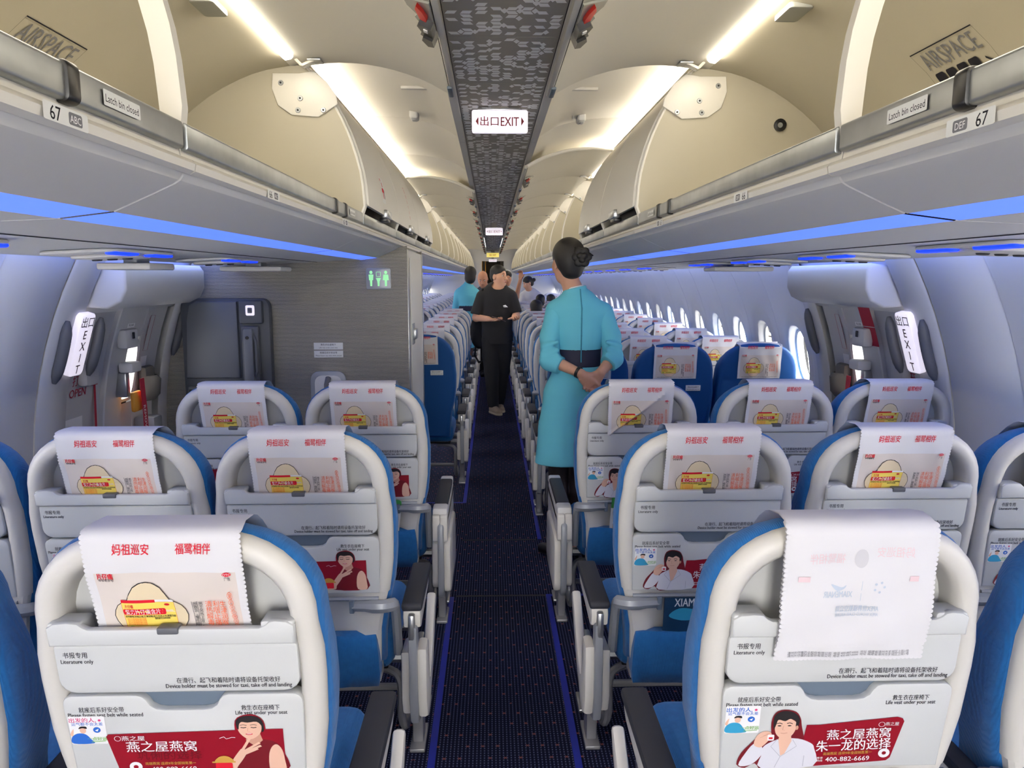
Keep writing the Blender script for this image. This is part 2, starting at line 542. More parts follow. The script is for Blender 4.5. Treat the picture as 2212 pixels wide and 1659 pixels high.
# side walls ------------------------------------------------------------
def wall_strip(g, s, y0, y1, z0=0.0, z1=ZT, off=0.0, m='wall_grey', n=16, edge=.008):
    zs = [z0 + (z1 - z0) * i / n for i in range(n + 1)]
    g.loft([[(s * (wx(z) - off + e), y, z) for z in zs] for y, e in ((y0, .012), (y0 + edge, 0), (y1 - edge, 0), (y1, .012))], m, closed=False)
BAY = .533
DOOR0, DOOR1 = 3.12, 4.02
wins = {}
for s, nm in ((-1, 'left'), (1, 'right')):
    g = G()
    wall_strip(g, s, 2.50, 2.92); wall_strip(g, s, YB, 2.50 - 11 * BAY)
    # door surround: two posts standing a little proud
    wall_strip(g, s, 2.92, DOOR0, off=.012, m='door_grey')
    wall_strip(g, s, DOOR1, 4.16, off=.012, m='door_grey')
    # forward windows: one bay each
    n0 = 4.16
    nb = int((YF - n0) / BAY)
    for i in list(range(nb + 1)) + list(range(-11, 0)):
        y0 = n0 + i * BAY if i >= 0 else 2.50 + i * BAY; y1 = min(y0 + BAY, YF)
        if y1 - y0 < .3 :
            wall_strip(g, s, y0, y1); continue
        wall_strip(g, s, y0, y1, 0, .62, n=6)
        yc, zc = (y0 + y1) / 2, 1.075
        n = 40; rings = []
        for hw_, hh, o, sq in ((.110, .168, .050, 2.6), (.126, .186, .006, 2.6), (.134, .196, .0, 2.5), (.168, .250, .016, 2.3), (.186, .276, .004, 2.3), (.205, .315, .0, 2.6)):
            ring = []
            for q in range(n):
                a = 2 * math.pi * q / n; c, d = math.cos(a), math.sin(a)
                u = math.copysign(abs(c) ** (2 / sq), c) * hw_; v = math.copysign(abs(d) ** (2 / sq), d) * hh
                ring.append((s * (wx(zc + v) + o), yc + u, zc + v))
            rings.append(ring)
        inner = [(p[1] - yc, p[2] - zc) for p in rings[-1]]
        for tt, e_ in ((.2, 0), (.4, 0), (.6, 0), (.8, 0), (.97, 0), (1, .012)):
            ring = []
            for q in range(n):
                a = 2 * math.pi * q / n; c, d = math.cos(a), math.sin(a)
                k = 1 / max(abs(c), abs(d)); u = max(-1, min(1, c * k)) * (y1 - y0) / 2; v = d * k
                v = v * (ZT - zc) if v > 0 else v * (zc - .62)
                on = abs(abs(u) - (y1 - y0) / 2) < 1e-4
                u, v = inner[q][0] * (1 - tt) + u * tt, inner[q][1] * (1 - tt) + v * tt
                ring.append((s * (wx(zc + v) + (e_ if on else 0)), yc + u, zc + v))
            rings.append(ring)
        g.loft(rings, 'wall_grey', cap=False)
        wins.setdefault(s, []).append((yc, zc))
    # outer skin added behind the lining to stop light leaks, open at the windows
    for yp in (3.05, 4.10):
        zz = [ZT * i / 14 for i in range(15)]
        g.loft([[(s * (wx(z) + e), yp, z) for z in zz] for e in (.004, .116)], 'door_grey', closed=False)
    for y0, y1, z0, z1 in ((YB, 2.50, 0, .70), (YB, 2.50, 1.40, ZT), (YB, 2.50 - 11 * BAY, .6, 1.5), (2.34, 3.60, 0, ZT), (3.80, 4.16, 0, ZT), (3.60, 3.80, 0, .92), (3.60, 3.80, 1.27, ZT), (4.16, YF, 0, .70), (4.16, YF, 1.40, ZT)):
        zz = [z0 + (z1 - z0) * i / 12 for i in range(13)]
        g.loft([[(s * (wx(z) + .115), y, z) for z in zz] for y in (y0, y1)], 'gap_dark', closed=False)
    wall_strip(g, s, DOOR0 - .02, DOOR1 + .02, 1.40, ZT, off=-.01, m='door_grey', n=5)
    for yb_ in [n0 + i * BAY for i in range(nb + 2)] + [2.50 - i * BAY for i in range(12)]: g.loft([[(s * (wx(z) + .115), min(yb_ + e, YF), z) for z in np.linspace(.65, 1.45, 9)] for e in (-.12, .12)], 'gap_dark', closed=False)
    g.build('wall_' + nm, kind='structure', sm=60)

# windows: bright frame, pane, blind; each stands in the lining
gf = G(); n = 32; rings = []
def sqr(hw_, hh, sq, x, n=32):
    r = []
    for q in range(n):
        a = 2 * math.pi * q / n; c, d = math.cos(a), math.sin(a)
        r.append((x, math.copysign(abs(c) ** (2 / sq), c) * hw_, math.copysign(abs(d) ** (2 / sq), d) * hh))
    return r
gf.loft([sqr(.116, .176, 2.6, .0), sqr(.110, .169, 2.6, -.012), sqr(.101, .159, 2.6, -.008), sqr(.099, .157, 2.6, .03), sqr(.116, .176, 2.6, .03)], 'window_frame', cap=False)
me_f = gf.mesh('window_frame')
gp = G(); gp.poly(sqr(.107, .165, 2.6, .028), 'window_glass'); me_p = gp.mesh('pane')
gb = G(); zz = sqr(.100, .158, 2.6, .018)
gb.poly([p for p in zz if .0 < p[2] - .08] , 'shade_cream'); gb.box(.012, .022, -.097, .097, .068, .082, 'shade_cream', .003); me_b = gb.mesh('blind')
n = 0
wr = random.Random(7)
for s in (1, -1):
    for i, (yc, zc) in enumerate(wins[s]):
        if s < 0 and 4 < yc < 8: continue          # hidden behind the lavatory
        n += 1
        t = math.asin((zc - ZC) / R0)
        o = bpy.data.objects.new('window_%d' % n, me_f); COL.objects.link(o); o['kind'] = 'structure'
        o.location = (s * (wx(zc) + .046), yc, zc)
        o.rotation_euler = (0, -t if s > 0 else t, 0)
        if s < 0: o.scale = (-1, 1, 1)
        c = bpy.data.objects.new('pane', me_p); COL.objects.link(c); c.parent = o
        if i not in (6,) and yc > 4 and wr.random() < .3:
            c = bpy.data.objects.new('blind', me_b); COL.objects.link(c); c.parent = o

# doors left and right -----------------------------------------------------
def wall_fn(s, y0, off=0.0, zoff=0.0):
    """u runs to the viewer's right when facing the wall, v is height"""
    return lambda u, v, o: (s * (wx(v + zoff) - off - o), y0 - s * u, v + zoff)
def door(s, n):
    g = G()
    zs = [1.50 * i / 14 for i in range(15)]
    def strip(y0, y1, off, m='door_grey', z0=0.0, z1=1.50, e=.006):
        zz = [z0 + (z1 - z0) * i / 14 for i in range(15)]
        g.loft([[(s * (wx(z) - off + a), y, z) for z in zz] for y, a in ((y0, .03), (y0 + .001, e), (y0 + e, 0), (y1 - e, 0), (y1 - .001, e), (y1, .03))], m, closed=False)
        for z in (z0, z1):
            g.add([(s * (wx(z) - off), y0, z), (s * (wx(z) - off), y1, z), (s * (wx(z) + .03), y1, z), (s * (wx(z) + .03), y0, z)], [(0, 1, 2, 3)], m)
    yc = 3.70
    # door skin in pieces round the little window
    for a_, b_, z0_, z1_ in ((DOOR0 - .03, yc - .07, 0, 1.5), (yc + .07, DOOR1 + .03, 0, 1.5), (yc - .07, yc + .07, 0, .95), (yc - .07, yc + .07, 1.24, 1.5)): strip(a_, b_, -.075, 'gap_dark', z0_, z1_)  # dark backing added behind the door gaps against light leaks
    strip(DOOR0 + .004, yc - .085, -.03); strip(yc + .085, DOOR1 - .004, -.03)
    strip(yc - .085, yc + .085, -.03, z0=0, z1=.93); strip(yc - .085, yc + .085, -.03, z0=1.26, z1=1.5)
    strip(DOOR0 + .34, yc - .075, -.004, z0=.62, z1=1.415)          # raised mechanism cover
    strip(DOOR0 + .05, DOOR1 - .06, .02, z0=.34, z1=.70)            # slide bustle
    strip(DOOR0 + .02, DOOR1 - .03, .05, z0=.02, z1=.34)
    d = Decal(); fn = wall_fn(s, yc, -.028)
    far = s * 1.0                                                    # u towards the far (forward) side: -s
    U = lambda y: -s * (y - yc)
    # red opening arrow and the writing beside it
    ya = 3.40
    d.poly([(U(ya) - .012, .52), (U(ya) + .012, .52), (U(ya) + .009, 1.07), (U(ya) - .009, 1.07)], 'red_ribbon')
    d.poly([(U(ya) - .028, 1.065), (U(ya) + .028, 1.065), (U(ya), 1.15)], 'red_ribbon')
    yo = 3.265
    d.text('打开', U(yo), 1.105, .052, 'red_ribbon', bold=.01); d.text('OPEN', U(yo), 1.052, .052, 'red_ribbon', bold=.02)
    d.rect(U(3.24) - .075, U(3.24) + .075, .78, .94, 'ink_white')
    for j, t in enumerate(('紧急打开:', '1 提起手柄', '2 推开舱门')): d.text(t, U(3.24) - .068, .915 - .04 * j, .024, 'red_ribbon', 'L')
    G.decal(g, d, fn)
    d2 = Decal()
    if s > 0:
        for j in (0, 1):
            z = 1.365 - .094 * j
            d2.rect(U(3.495) - .055, U(3.495) + .055, z - .045, z + .045, 'red_ribbon')
            for jj, t in enumerate((('紧急情况勿触动', 'Do Not Touch', 'Unless Evacuation'), ('否则承担法律后果', 'Violators Bear', 'Legal Consequence'))[j]):
                d2.text(t, U(3.495), z + .026 - .026 * jj, .018, 'ink_white', w=.092)
    yy = 3.59
    d2.rect(U(yy) - .035, U(yy) + .035, 1.315, 1.335, 'ink_white'); d2.text('禁止吸烟', U(yy), 1.326, .012, 'ink_black')
    G.decal(g, d2, wall_fn(s, yc, -.002))
    d3 = Decal()
    yr_ = 3.86
    d3.rect(U(yr_) - .024, U(yr_) + .024, 1.18, 1.36, 'door_grey'); d3.line([(U(yr_) - .024, 1.18), (U(yr_) + .024, 1.18), (U(yr_) + .024, 1.36), (U(yr_) - .024, 1.36)], .003, 'red_ribbon', True)
    for j in range(5): d3.text('滑梯预位' if j % 2 == 0 else 'SLIDE', U(yr_), 1.34 - .02 * j, .014, 'red_ribbon')
    d3.poly([(U(yr_) - .016, 1.22), (U(yr_) + .016, 1.22), (U(yr_), 1.19)], 'red_ribbon')
    d3.rect(U(yr_) - .034, U(yr_) + .034, 1.06, 1.15, 'ink_white')
    for j, t in enumerate(('关闭舱门前', '确认滑梯', 'Check slide', 'before closing')): d3.text(t, U(yr_), 1.138 - .02 * j, .014, 'ink_black')
    d3.rect(U(yr_) - .02, U(yr_) + .02, 1.00, 1.045, 'ink_white'); d3.text('警告', U(yr_), 1.022, .018, 'ink_black')
    d3.rect(U(3.56) - .03, U(3.56) + .03, 1.13, 1.17, 'ink_white'); d3.text('预位 ARMED', U(3.56), 1.15, .012, 'ink_black')
    G.decal(g, d3, wall_fn(s, yc, -.028))
    o = g.build('door_%d' % n, kind='structure', sm=35)
    # porthole
    zc = 1.095; t = math.asin((zc - ZC) / R0)
    w = G(); w.loft([sqr(.082, .16, 5, .03), sqr(.080, .158, 5, -.004), sqr(.066, .145, 4, .0), sqr(.062, .14, 4, .05)], 'door_grey', cap=False)
    w.poly(sqr(.064, .142, 4, .045), 'window_glass')
    c = w.build('door_window', o); c.location = (s * (wx(zc) + .02), yc, zc); c.rotation_euler = (0, -t if s > 0 else t, 0)
    if s < 0: c.scale = (-1, 1, 1)
    # handle cover, lever and housing
    h = G(s); M = lambda z, o=0: wx(z) - o
    h.box(M(1.17, .06), M(1.17, -.01), 3.54, 3.64, 1.10, 1.15, 'cabin_white', .012)
    h.box(M(1.0, .05), M(1.0, -.01), 3.56, 3.60, .98, 1.10, 'metal', .008)
    h.box(M(1.3, .03), M(1.3, -.02), 3.49, 3.61, 1.22, 1.31, 'door_grey', .012)
    h.box(M(1.3, .034), M(1.3, .025), 3.545, 3.565, 1.265, 1.295, 'gap_dark', .002)
    h.build('door_handle', o)
    h = G(s)
    h.box(M(1.12, .012), M(1.12, -.04), 3.255, 3.365, 1.075, 1.18, 'door_grey', .02)
    h.build('latch_cover', o)
    # cup-like net pocket right of the porthole, and hinge arm below
    h = G(s)
    h.loft([[(M(.98, .01 + dd * math.sin(math.pi * i / 8)), 3.81 + .12 * i / 8, z) for i in range(9)] for z, dd in ((.92, .03), (.95, .06), (1.03, .07), (1.05, .05))], 'net_grey', closed=False)
    h.box(M(1.0, .03), M(1.0, -.02), 3.815, 3.925, .935, 1.10, 'net_grey', .02)
    h.build('net_pocket', o)
    h = G(s); h.box(M(.8, .08), M(.8, -.03), 3.80, 3.90, .76, .84, 'arm_grey', .014); h.build('hinge_arm', o)
    # header above the door
    h = G(s)
    hx = [(1.575, 1.612), (1.555, 1.585), (1.555, 1.50), (1.58, 1.450), (1.64, 1.420), (1.75, 1.43), (1.68, 1.60)]
    h.prism(hx, 'y', DOOR0 + .02, DOOR1 - .02, 'cabin_white', .012)
    h.build('header', o, 50)
    # three grey grab grips on the surround
    for y in (2.985, 3.24, 4.10):
        q = G(s)
        pts = [(M(z, .022 + .012 * math.sin(math.pi * i / 10)), y, z) for i, z in enumerate([1.13 + .25 * j / 10 for j in range(11)])]
        q.tube(pts, [.008, .018] + [.022] * 7 + [.018, .008], 'grip_grey', 10)
        q.prism(ell(y, 1.24, .035, .15, 18), 'x', M(1.24, .006), M(1.24, -.02), 'door_grey', .004) if False else None
        q.build('grab_grip', o)
    return o
door(-1, 1); door(1, 2)
# exit sign standing on each door surround
for s, nm in ((-1, 'left'), (1, 'right')):
    g = G(); zc = 1.283; yc = 3.105
    t = math.asin((zc - ZC) / R0)
    g.prism(rr(-.052, .052, -.135, .135, .02), 'x', -.03, .0, 'sign_lit', .004)
    d = Decal(); q = -s
    d.text('出口', 0, .098, .050, 'sign_black', bold=.02)
    for j, ch in enumerate('EXIT'): d.text(ch, 0, .045 - .05 * j, .054, 'sign_black', bold=.02)
    g.decal(d, (lambda u, v, o: (-.03 - o, -u, v)) if s > 0 else (lambda u, v, o: (-.03 - o, u, v)), .0006)
    if s < 0:
        g.v = [(-x, y, z) for x, y, z in g.v]; g.f = [f[::-1] for f in g.f]
    o = g.build('exit_sign'); o.location = (s * (wx(zc) - .012), yc, zc); o.rotation_euler = (0, -t if s > 0 else t, 0)
    tag(o, 'lit upright exit sign on the wall beside the %s door' % nm, 'exit sign')
# red warning ribbon hanging from each door
for s, nm in ((-1, 'left'), (1, 'right')):
    g = G(); z0, z1, y = .45, 1.06, 3.66
    X = lambda z: s * (wx(1.02) - .075 - (1.06 - z) * .02)
    g.loft([[(X(z), y - .022 + yy, z), (X(z) + s * .003, y - .022 + yy, z), (X(z) + s * .003, y + .022 + yy, z), (X(z), y + .022 + yy, z)] for z, yy in ((z1, 0), (.9, .006), (.7, -.004), (z0, 0))], 'red_ribbon')
    d = Decal(); d.text('REMOVE BEFORE FLIGHT', 0, 0, .034, 'ink_white', bold=.01, rot=-math.pi / 2)
    g.decal(d, lambda u, v, o: (X(.72 + v) - s * (o + .0005), y - s * u, .74 + v))
    o = g.build('warning_ribbon')
    b = G(); b.box(s * (wx(1.02) - .05) - .012, s * (wx(1.02) - .05) + .012, 3.60, 3.68, .90, 1.00, 'strap_orange', .01); b.build('orange_pouch', o)
    tag(o, 'red ribbon reading REMOVE BEFORE FLIGHT hanging on the %s door' % nm, 'warning ribbon')

# lavatory block ahead of the left door --------------------------------------
LY0, LY1, LX = 4.10, 4.98, -.50
g = G()
zs = [0.0] + [1.61 * i / 12 for i in range(1, 13)]
near = [(-(wx(z) - .002), z) for z in zs] + [(-1.45, 1.622), (-.75, 1.648), (-.66, 1.660), (-.56, 1.706), (LX, 1.722), (LX, 0)]
g.prism(near, 'y', LY0, LY0 + .03, 'bulkhead')
g.prism(near, 'y', LY1 - .03, LY1, 'bulkhead')
g.box(LX - .03, LX, LY0 + .03, LY1 - .03, 0, 1.70, 'cabin_white')
g.box(LX - .002, LX + .004, LY0 + .004, LY0 + .05, 0, 1.70, 'metal', .002)
g.box(LX - .002, LX + .004, LY1 - .05, LY1 - .004, 0, 1.70, 'metal', .002)
lav = g.build('wall_lavatory', kind='structure')
g = G(); g.box(LX + .001, LX + .007, LY0 + .12, LY1 - .12, .02, 1.66, 'cabin_white', .002); dv = g.build('door_3', kind='structure')
g = G(); g.box(LX + .006, LX + .03, LY0 + .16, LY0 + .24, 1.20, 1.26, 'metal', .006); g.box(LX + .006, LX + .012, LY0 + .15, LY0 + .25, 1.17, 1.29, 'arm_grey', .002); g.build('door_latch', dv)

# things on the lavatory wall (its face looks at the camera)
fz = lambda y: (lambda u, v, o: (u, y - o, v))
g = G(); g.prism(rr(-.068, .068, -.058, .058, .012), 'y', -.008, 0, 'arm_grey', .003)
d = Decal()
for x, w in ((-.04, 0), (.04, 1)):
    d.ell(x, .034, .008, .009, 'glow_green')
    d.poly([(x - .013, .022), (x + .013, .022), (x + (.016 if w else .011), -.008), (x + .006, -.008), (x + .005, -.040), (x - .005, -.040), (x - .006, -.008), (x - (.016 if w else .011), -.008)], 'glow_green')
d.line([(-.011, .036), (.011, .036), (.011, .012), (-.011, .012)], .003, 'glow_green', True)
d.poly([(-.014, .004), (.014, .004), (.006, -.014), (.004, -.040), (-.004, -.040), (-.006, -.014)], 'glow_green')
g.decal(d, fz(-.008)); o = g.build('lavatory_sign'); o.location = (-.655, LY0, 1.545)
tag(o, 'grey square sign with green lavatory figures high on the partition', 'sign')
g = G(); d = Decal()
for j, t in enumerate((('救生衣在座椅下', 'Life vest under your seat'), ('就座后系好安全带', 'Please fasten seat belt while seated'))):
    z = .022 - .044 * j
    g.box(-.08, .08, -.003, 0, z - .019, z + .019, 'card_white', .001)
    d.text(t[0], 0, z + .008, .012, 'ink_black', bold=.01); d.text(t[1], 0, z - .008, .010, 'ink_black')
g.decal(d, fz(-.003)); o = g.build('notice_plate'); o.location = (-.94, LY0, 1.155)
tag(o, 'small white two-line seat belt notice on the grey partition', 'notice')
g = G()
g.prism(rr(-.10, .10, -.19, .19, .05), 'y', -.012, 0, 'arm_grey', .008)
g.prism(rr(-.075, .075, -.17, .165, .04), 'y', -.014, -.010, 'cabin_white', .002)
g.tube([(0, -.012, .15), (0, -.05, .12), (0, -.05, -.12), (0, -.012, -.15)], .016, 'grip_grey', 10)
o = g.build('grab_handle'); o.location = (-.945, LY0, .85)
tag(o, 'upright grey grab handle in a white recess on the partition', 'grab handle')

# cabin crew folding seat with interphone
js = empty('jump_seat', (-1.50, LY0, .0), 'folded grey crew jump seat on the partition by the left door', 'jump seat')
js.location = (-1.475, LY0, -.035); js.scale = (.85, 1, 1)
g = G(); g.prism(rr(-.28, .28, .45, 1.475, .05), 'y', -.06, 0, 'jump_dark', .012); g.build('frame', js)
g = G(); g.prism([(-.255, 1.045), (.085, 1.045), (.085, 1.46), (-.17, 1.46), (-.215, 1.44), (-.235, 1.36)], 'y', -.085, -.055, 'jump_grey', .014); g.build('headrest', js)
g = G(); g.box(-.255, .235, -.075, -.055, .60, 1.00, 'jump_grey', .012); g.box(-.245, .225, -.079, -.07, .93, .985, 'gap_dark', .004); g.build('backrest', js)
for x in (-.09, .05):
    g = G(); g.box(x - .02, x + .02, -.088, -.07, .70, 1.03, 'grip_grey', .004); g.build('harness_strap', js)
g = G(); g.box(.10, .245, -.095, -.055, 1.34, 1.465, 'jump_dark', .012); g.prism(rr(.145, .20, 1.385, 1.44, .008), 'y', -.100, -.09, 'sign_lit', .003); g.prism(rr(.158, .187, 1.398, 1.427, .004), 'y', -.103, -.098, 'grip_grey', .002)
g.build('call_panel', js)
hs = G(); hs.box(-.045, .045, -.03, 0, -.19, .16, 'jump_dark', .008); hs.box(-.032, .022, -.055, -.02, -.16, .15, 'jump_grey', .014)
hs.lathe([(.0, -.062), (.009, -.062), (.009, -.05)], 'black_plastic', (-.006, 0, .10), 'y', 12)
hs.tube([(.012, -.03, .13), (.036, -.045, .08), (.036, -.045, -.08), (.012, -.03, -.13)], .008, 'jump_dark', 6)
ho = hs.build('interphone_handset'); ho.location = (-1.475 + .146, LY0 - .088, 1.135)
tag(ho, 'grey interphone handset in its cradle on the crew seat', 'handset')
q = G()
for x in (-.02, .02):
    pts = [(x + .008 * math.cos(t * 1.3), -.02 + .008 * math.sin(t * 1.3), -.18 - t * .0034) for t in range(70)]
    q.tube(pts, .0025, 'grip_grey', 5)
q.build('coiled_cord', ho)

# forward end of the cabin -----------------------------------------------------
g = G()
for s in (-1, 1):
    pts = [(s * .34, 0), (s * .34, 2.05), (s * .56, 2.05), (s * .56, 1.715)] if False else None
    zs = [1.61 * i / 12 for i in range(13)]
    P = [(s * wx(z), z) for z in zs] + [(s * 1.60, 1.66), (s * 1.45, 1.95), (s * 1.2, 2.2), (s * .85, 2.43), (s * .30, 2.43), (s * .30, 0)]
    g.prism(P, 'y', YF - .12, YF - .08, 'cabin_white')
g.box(-.30, .30, YF - .12, YF - .08, 2.02, 2.42, 'cabin_white')
g.box(-1.8, 1.8, YF + 1.2, YF + 1.24, 0, 2.42, 'galley_dark')
for s in (-1, 1): g.box(s * .62 - .02, s * .62 + .02, YF - .06, YF + 1.2, 0, 2.42, 'galley_dark')
g.box(-.7, .7, YF - .06, YF + 1.2, 2.2, 2.24, 'galley_dark')
g.build('wall_front', kind='structure')
for s, nm in ((-1, 'left'), (1, 'right')):
    g = G(); xs = [(s * (.21 + .10 * i / 16), YF - .17 + .012 * math.sin(i * 1.9)) for i in range(17)]
    g.loft([[(x, y, z) for x, y in xs] for z in (.45, 1.2, 2.02)], 'curtain', closed=False)
    if s < 0:
        for x in (-.305, -.205): g.box(x - .006, x + .006, YF - .19, YF - .17, 1.45, 2.02, 'strap_orange', .002)
    o = g.build('curtain'); tag(o, 'drawn back brown curtain at the far end of the aisle, %s side' % nm, 'curtain')
for x, nm in ((-.09, 'left'), (.09, 'right')):
    g = G(); g.lathe([(0, 0), (.03, 0), (.03, .02), (0, .02)], 'spot_amber'); o = g.build('galley_lamp'); o.location = (x, YF + .2, 2.17)
    tag(o, 'small warm lamp in the galley at the far end, %s one' % nm, 'lamp')

# rear partition added behind the camera, its middle opening sized to limit rear daylight
g = G()
for s in (-1, 1):
    P = [(s * wx(z), z) for z in [1.7 * i / 12 for i in range(13)]] + [(s * 1.2, 2.05), (s * .62, 2.4), (s * .62, 0)]
    g.prism(P, 'y', YB - .04, YB, 'cabin_white')
g.build('wall_back', kind='structure')

# hanging exit signs along the aisle
def aisle_sign(y, z, lab, body='sign_lit', txt='sign_red', w=.118, h=.05):
    g = G(); g.prism(rr(-w, w, -h, h, .01), 'y', -.012, .012, body, .003)
    g.box(-w * .8, w * .8, -.010, .010, h, h + .008, 'metal', .002); g.box(-w * .3, w * .3, -.006, .006, h + .006, ZP - z + .001, 'pattern_grey')
    d = Decal(); k = w / .118
    if body == 'sign_lit':
        d.poly([(-.102 * k, 0), (-.090 * k, .018 * k), (-.090 * k, -.018 * k)], txt); d.poly([(.102 * k, 0), (.090 * k, .018 * k), (.090 * k, -.018 * k)], txt)
        d.text('出口', -.044 * k, 0, .042 * k, txt, w=.076 * k, bold=.02); d.text('EXIT', .042 * k, 0, .052 * k, txt, w=.076 * k, bold=.02)
    else: d.text('出口  EXIT', 0, 0, .07, txt, w=.18, bold=.02)
    g.decal(d, fz(-.012), .0008)
    o = g.build('aisle_exit_sign'); o.location = (0.0, y, z); tag(o, lab, 'exit sign')
aisle_sign(3.42, 2.235, 'large lit exit sign hanging from the patterned ceiling, nearest one', w=.124, h=.049)
aisle_sign(10.4, 2.18, 'small lit exit sign hanging halfway down the aisle')
aisle_sign(YF - .4, 2.03, 'lit exit sign hanging at the far end under the yellow sign', w=.11, h=.036)
aisle_sign(YF - .9, 2.17, 'yellow lit sign at the far end of the ceiling', 'yellow_lit', 'ink_gold', .17, .06)
# ------------------------------------------------------------------ overhead bins
HX, HZ = .735, 2.345                        # lid hinge
LID = cr([(.725, 0, 2.335), (.645, 0, 2.235), (.575, 0, 2.10), (.530, 0, 1.95), (.518, 0, 1.825)], 3)
INT = cr([(.55, 0, 1.778), (.9, 0, 1.765), (1.22, 0, 1.762), (1.31, 0, 1.80), (1.33, 0, 1.92), (1.26, 0, 2.08), (1.10, 0, 2.22), (.93, 0, 2.305), (.79, 0, 2.335)], 3)
def rotp(x, z, a):
    c, q = math.cos(a), math.sin(a); dx, dz = x - HX, z - HZ
    return HX + dx * c - dz * q, HZ + dx * q + dz * c
A_OPEN = math.radians(-57.5)
def lid_mesh(L, closed):
    g = G(); a = 0 if closed else A_OPEN
    outer = [(x - .004, z) for x, _, z in LID]; inner = [(x + .018, z + .004) for x, _, z in LID]
    sec = [rotp(x, z, a) for x, z in outer] + [rotp(x, z, a) for x, z in inner[::-1]]
    ins = inset2d(sec, .006)
    e = .006
    g.loft([[(x, y, z) for x, z in r] for r, y in ((ins, e), (sec, e + .006), (sec, L - e - .006), (ins, L - e))], 'bin_white')
    if not closed:                                      # edge rail with a dark slot along the tip
        t = rotp(LID[-1][0] + .006, LID[-1][2] - .004, a)
        g.box(t[0] - .010, t[0] + .010, .012, L - .012, t[1] - .012, t[1] + .012, 'bin_white', .005)
        g.box(t[0] + .010, t[0] + .0125, .02, L - .02, t[1] - .006, t[1] - .002, 'gap_dark')
        g.box(t[0] - .002, t[0] + .018, L - .16, L - .03, t[1] - .02, t[1] - .008, 'latch_slate', .005)
    return g.mesh('lid', 35)
def latch_open(L):
    """spring latch on the inner face of an open lid: clear grey plate, red flag, black hooks"""
    g = G(); y0 = L * .5 - .14
    t = rotp(LID[-1][0] + .022, LID[-1][2], A_OPEN); t2 = rotp(LID[-5][0] + .022, LID[-5][2], A_OPEN)
    ux, uz = t2[0] - t[0], t2[1] - t[1]; n = math.hypot(ux, uz); ux, uz = ux / n, uz / n; nx, nz = uz, -ux
    if nz > 0: nx, nz = -nx, -nz
    def P(u, w, y): return (t[0] + ux * u + nx * w, y0 + y, t[1] + uz * u + nz * w)
    def plate(pts, w0, w1, m):
        g.loft([[P(u, w0, y) for u, y in pts], [P(u, w1, y) for u, y in pts]], m)
    plate([(.0, .0), (.075, .05), (.070, .09), (.045, .13), (.055, .16), (.040, .20), (.0, .26)], .0, .006, 'clear_grey')
    plate([(.012, .10), (.02, .06), (.034, .03), (.040, .06), (.032, .12), (.016, .15)][::-1], .006, .016, 'red_plastic')
    plate([(-.004, .13), (.03, .125), (.038, .15), (.026, .19), (.034, .215), (.012, .235), (-.006, .20)], .006, .028, 'black_plastic')
    plate([(-.006, .20), (.022, .20), (.028, .235), (.012, .27), (-.008, .25)], .004, .036, 'black_plastic')
    plate([(.006, .145), (.018, .145), (.018, .165), (.006, .165)], .028, .031, 'ink_white')
    return g.mesh('latch', 30)
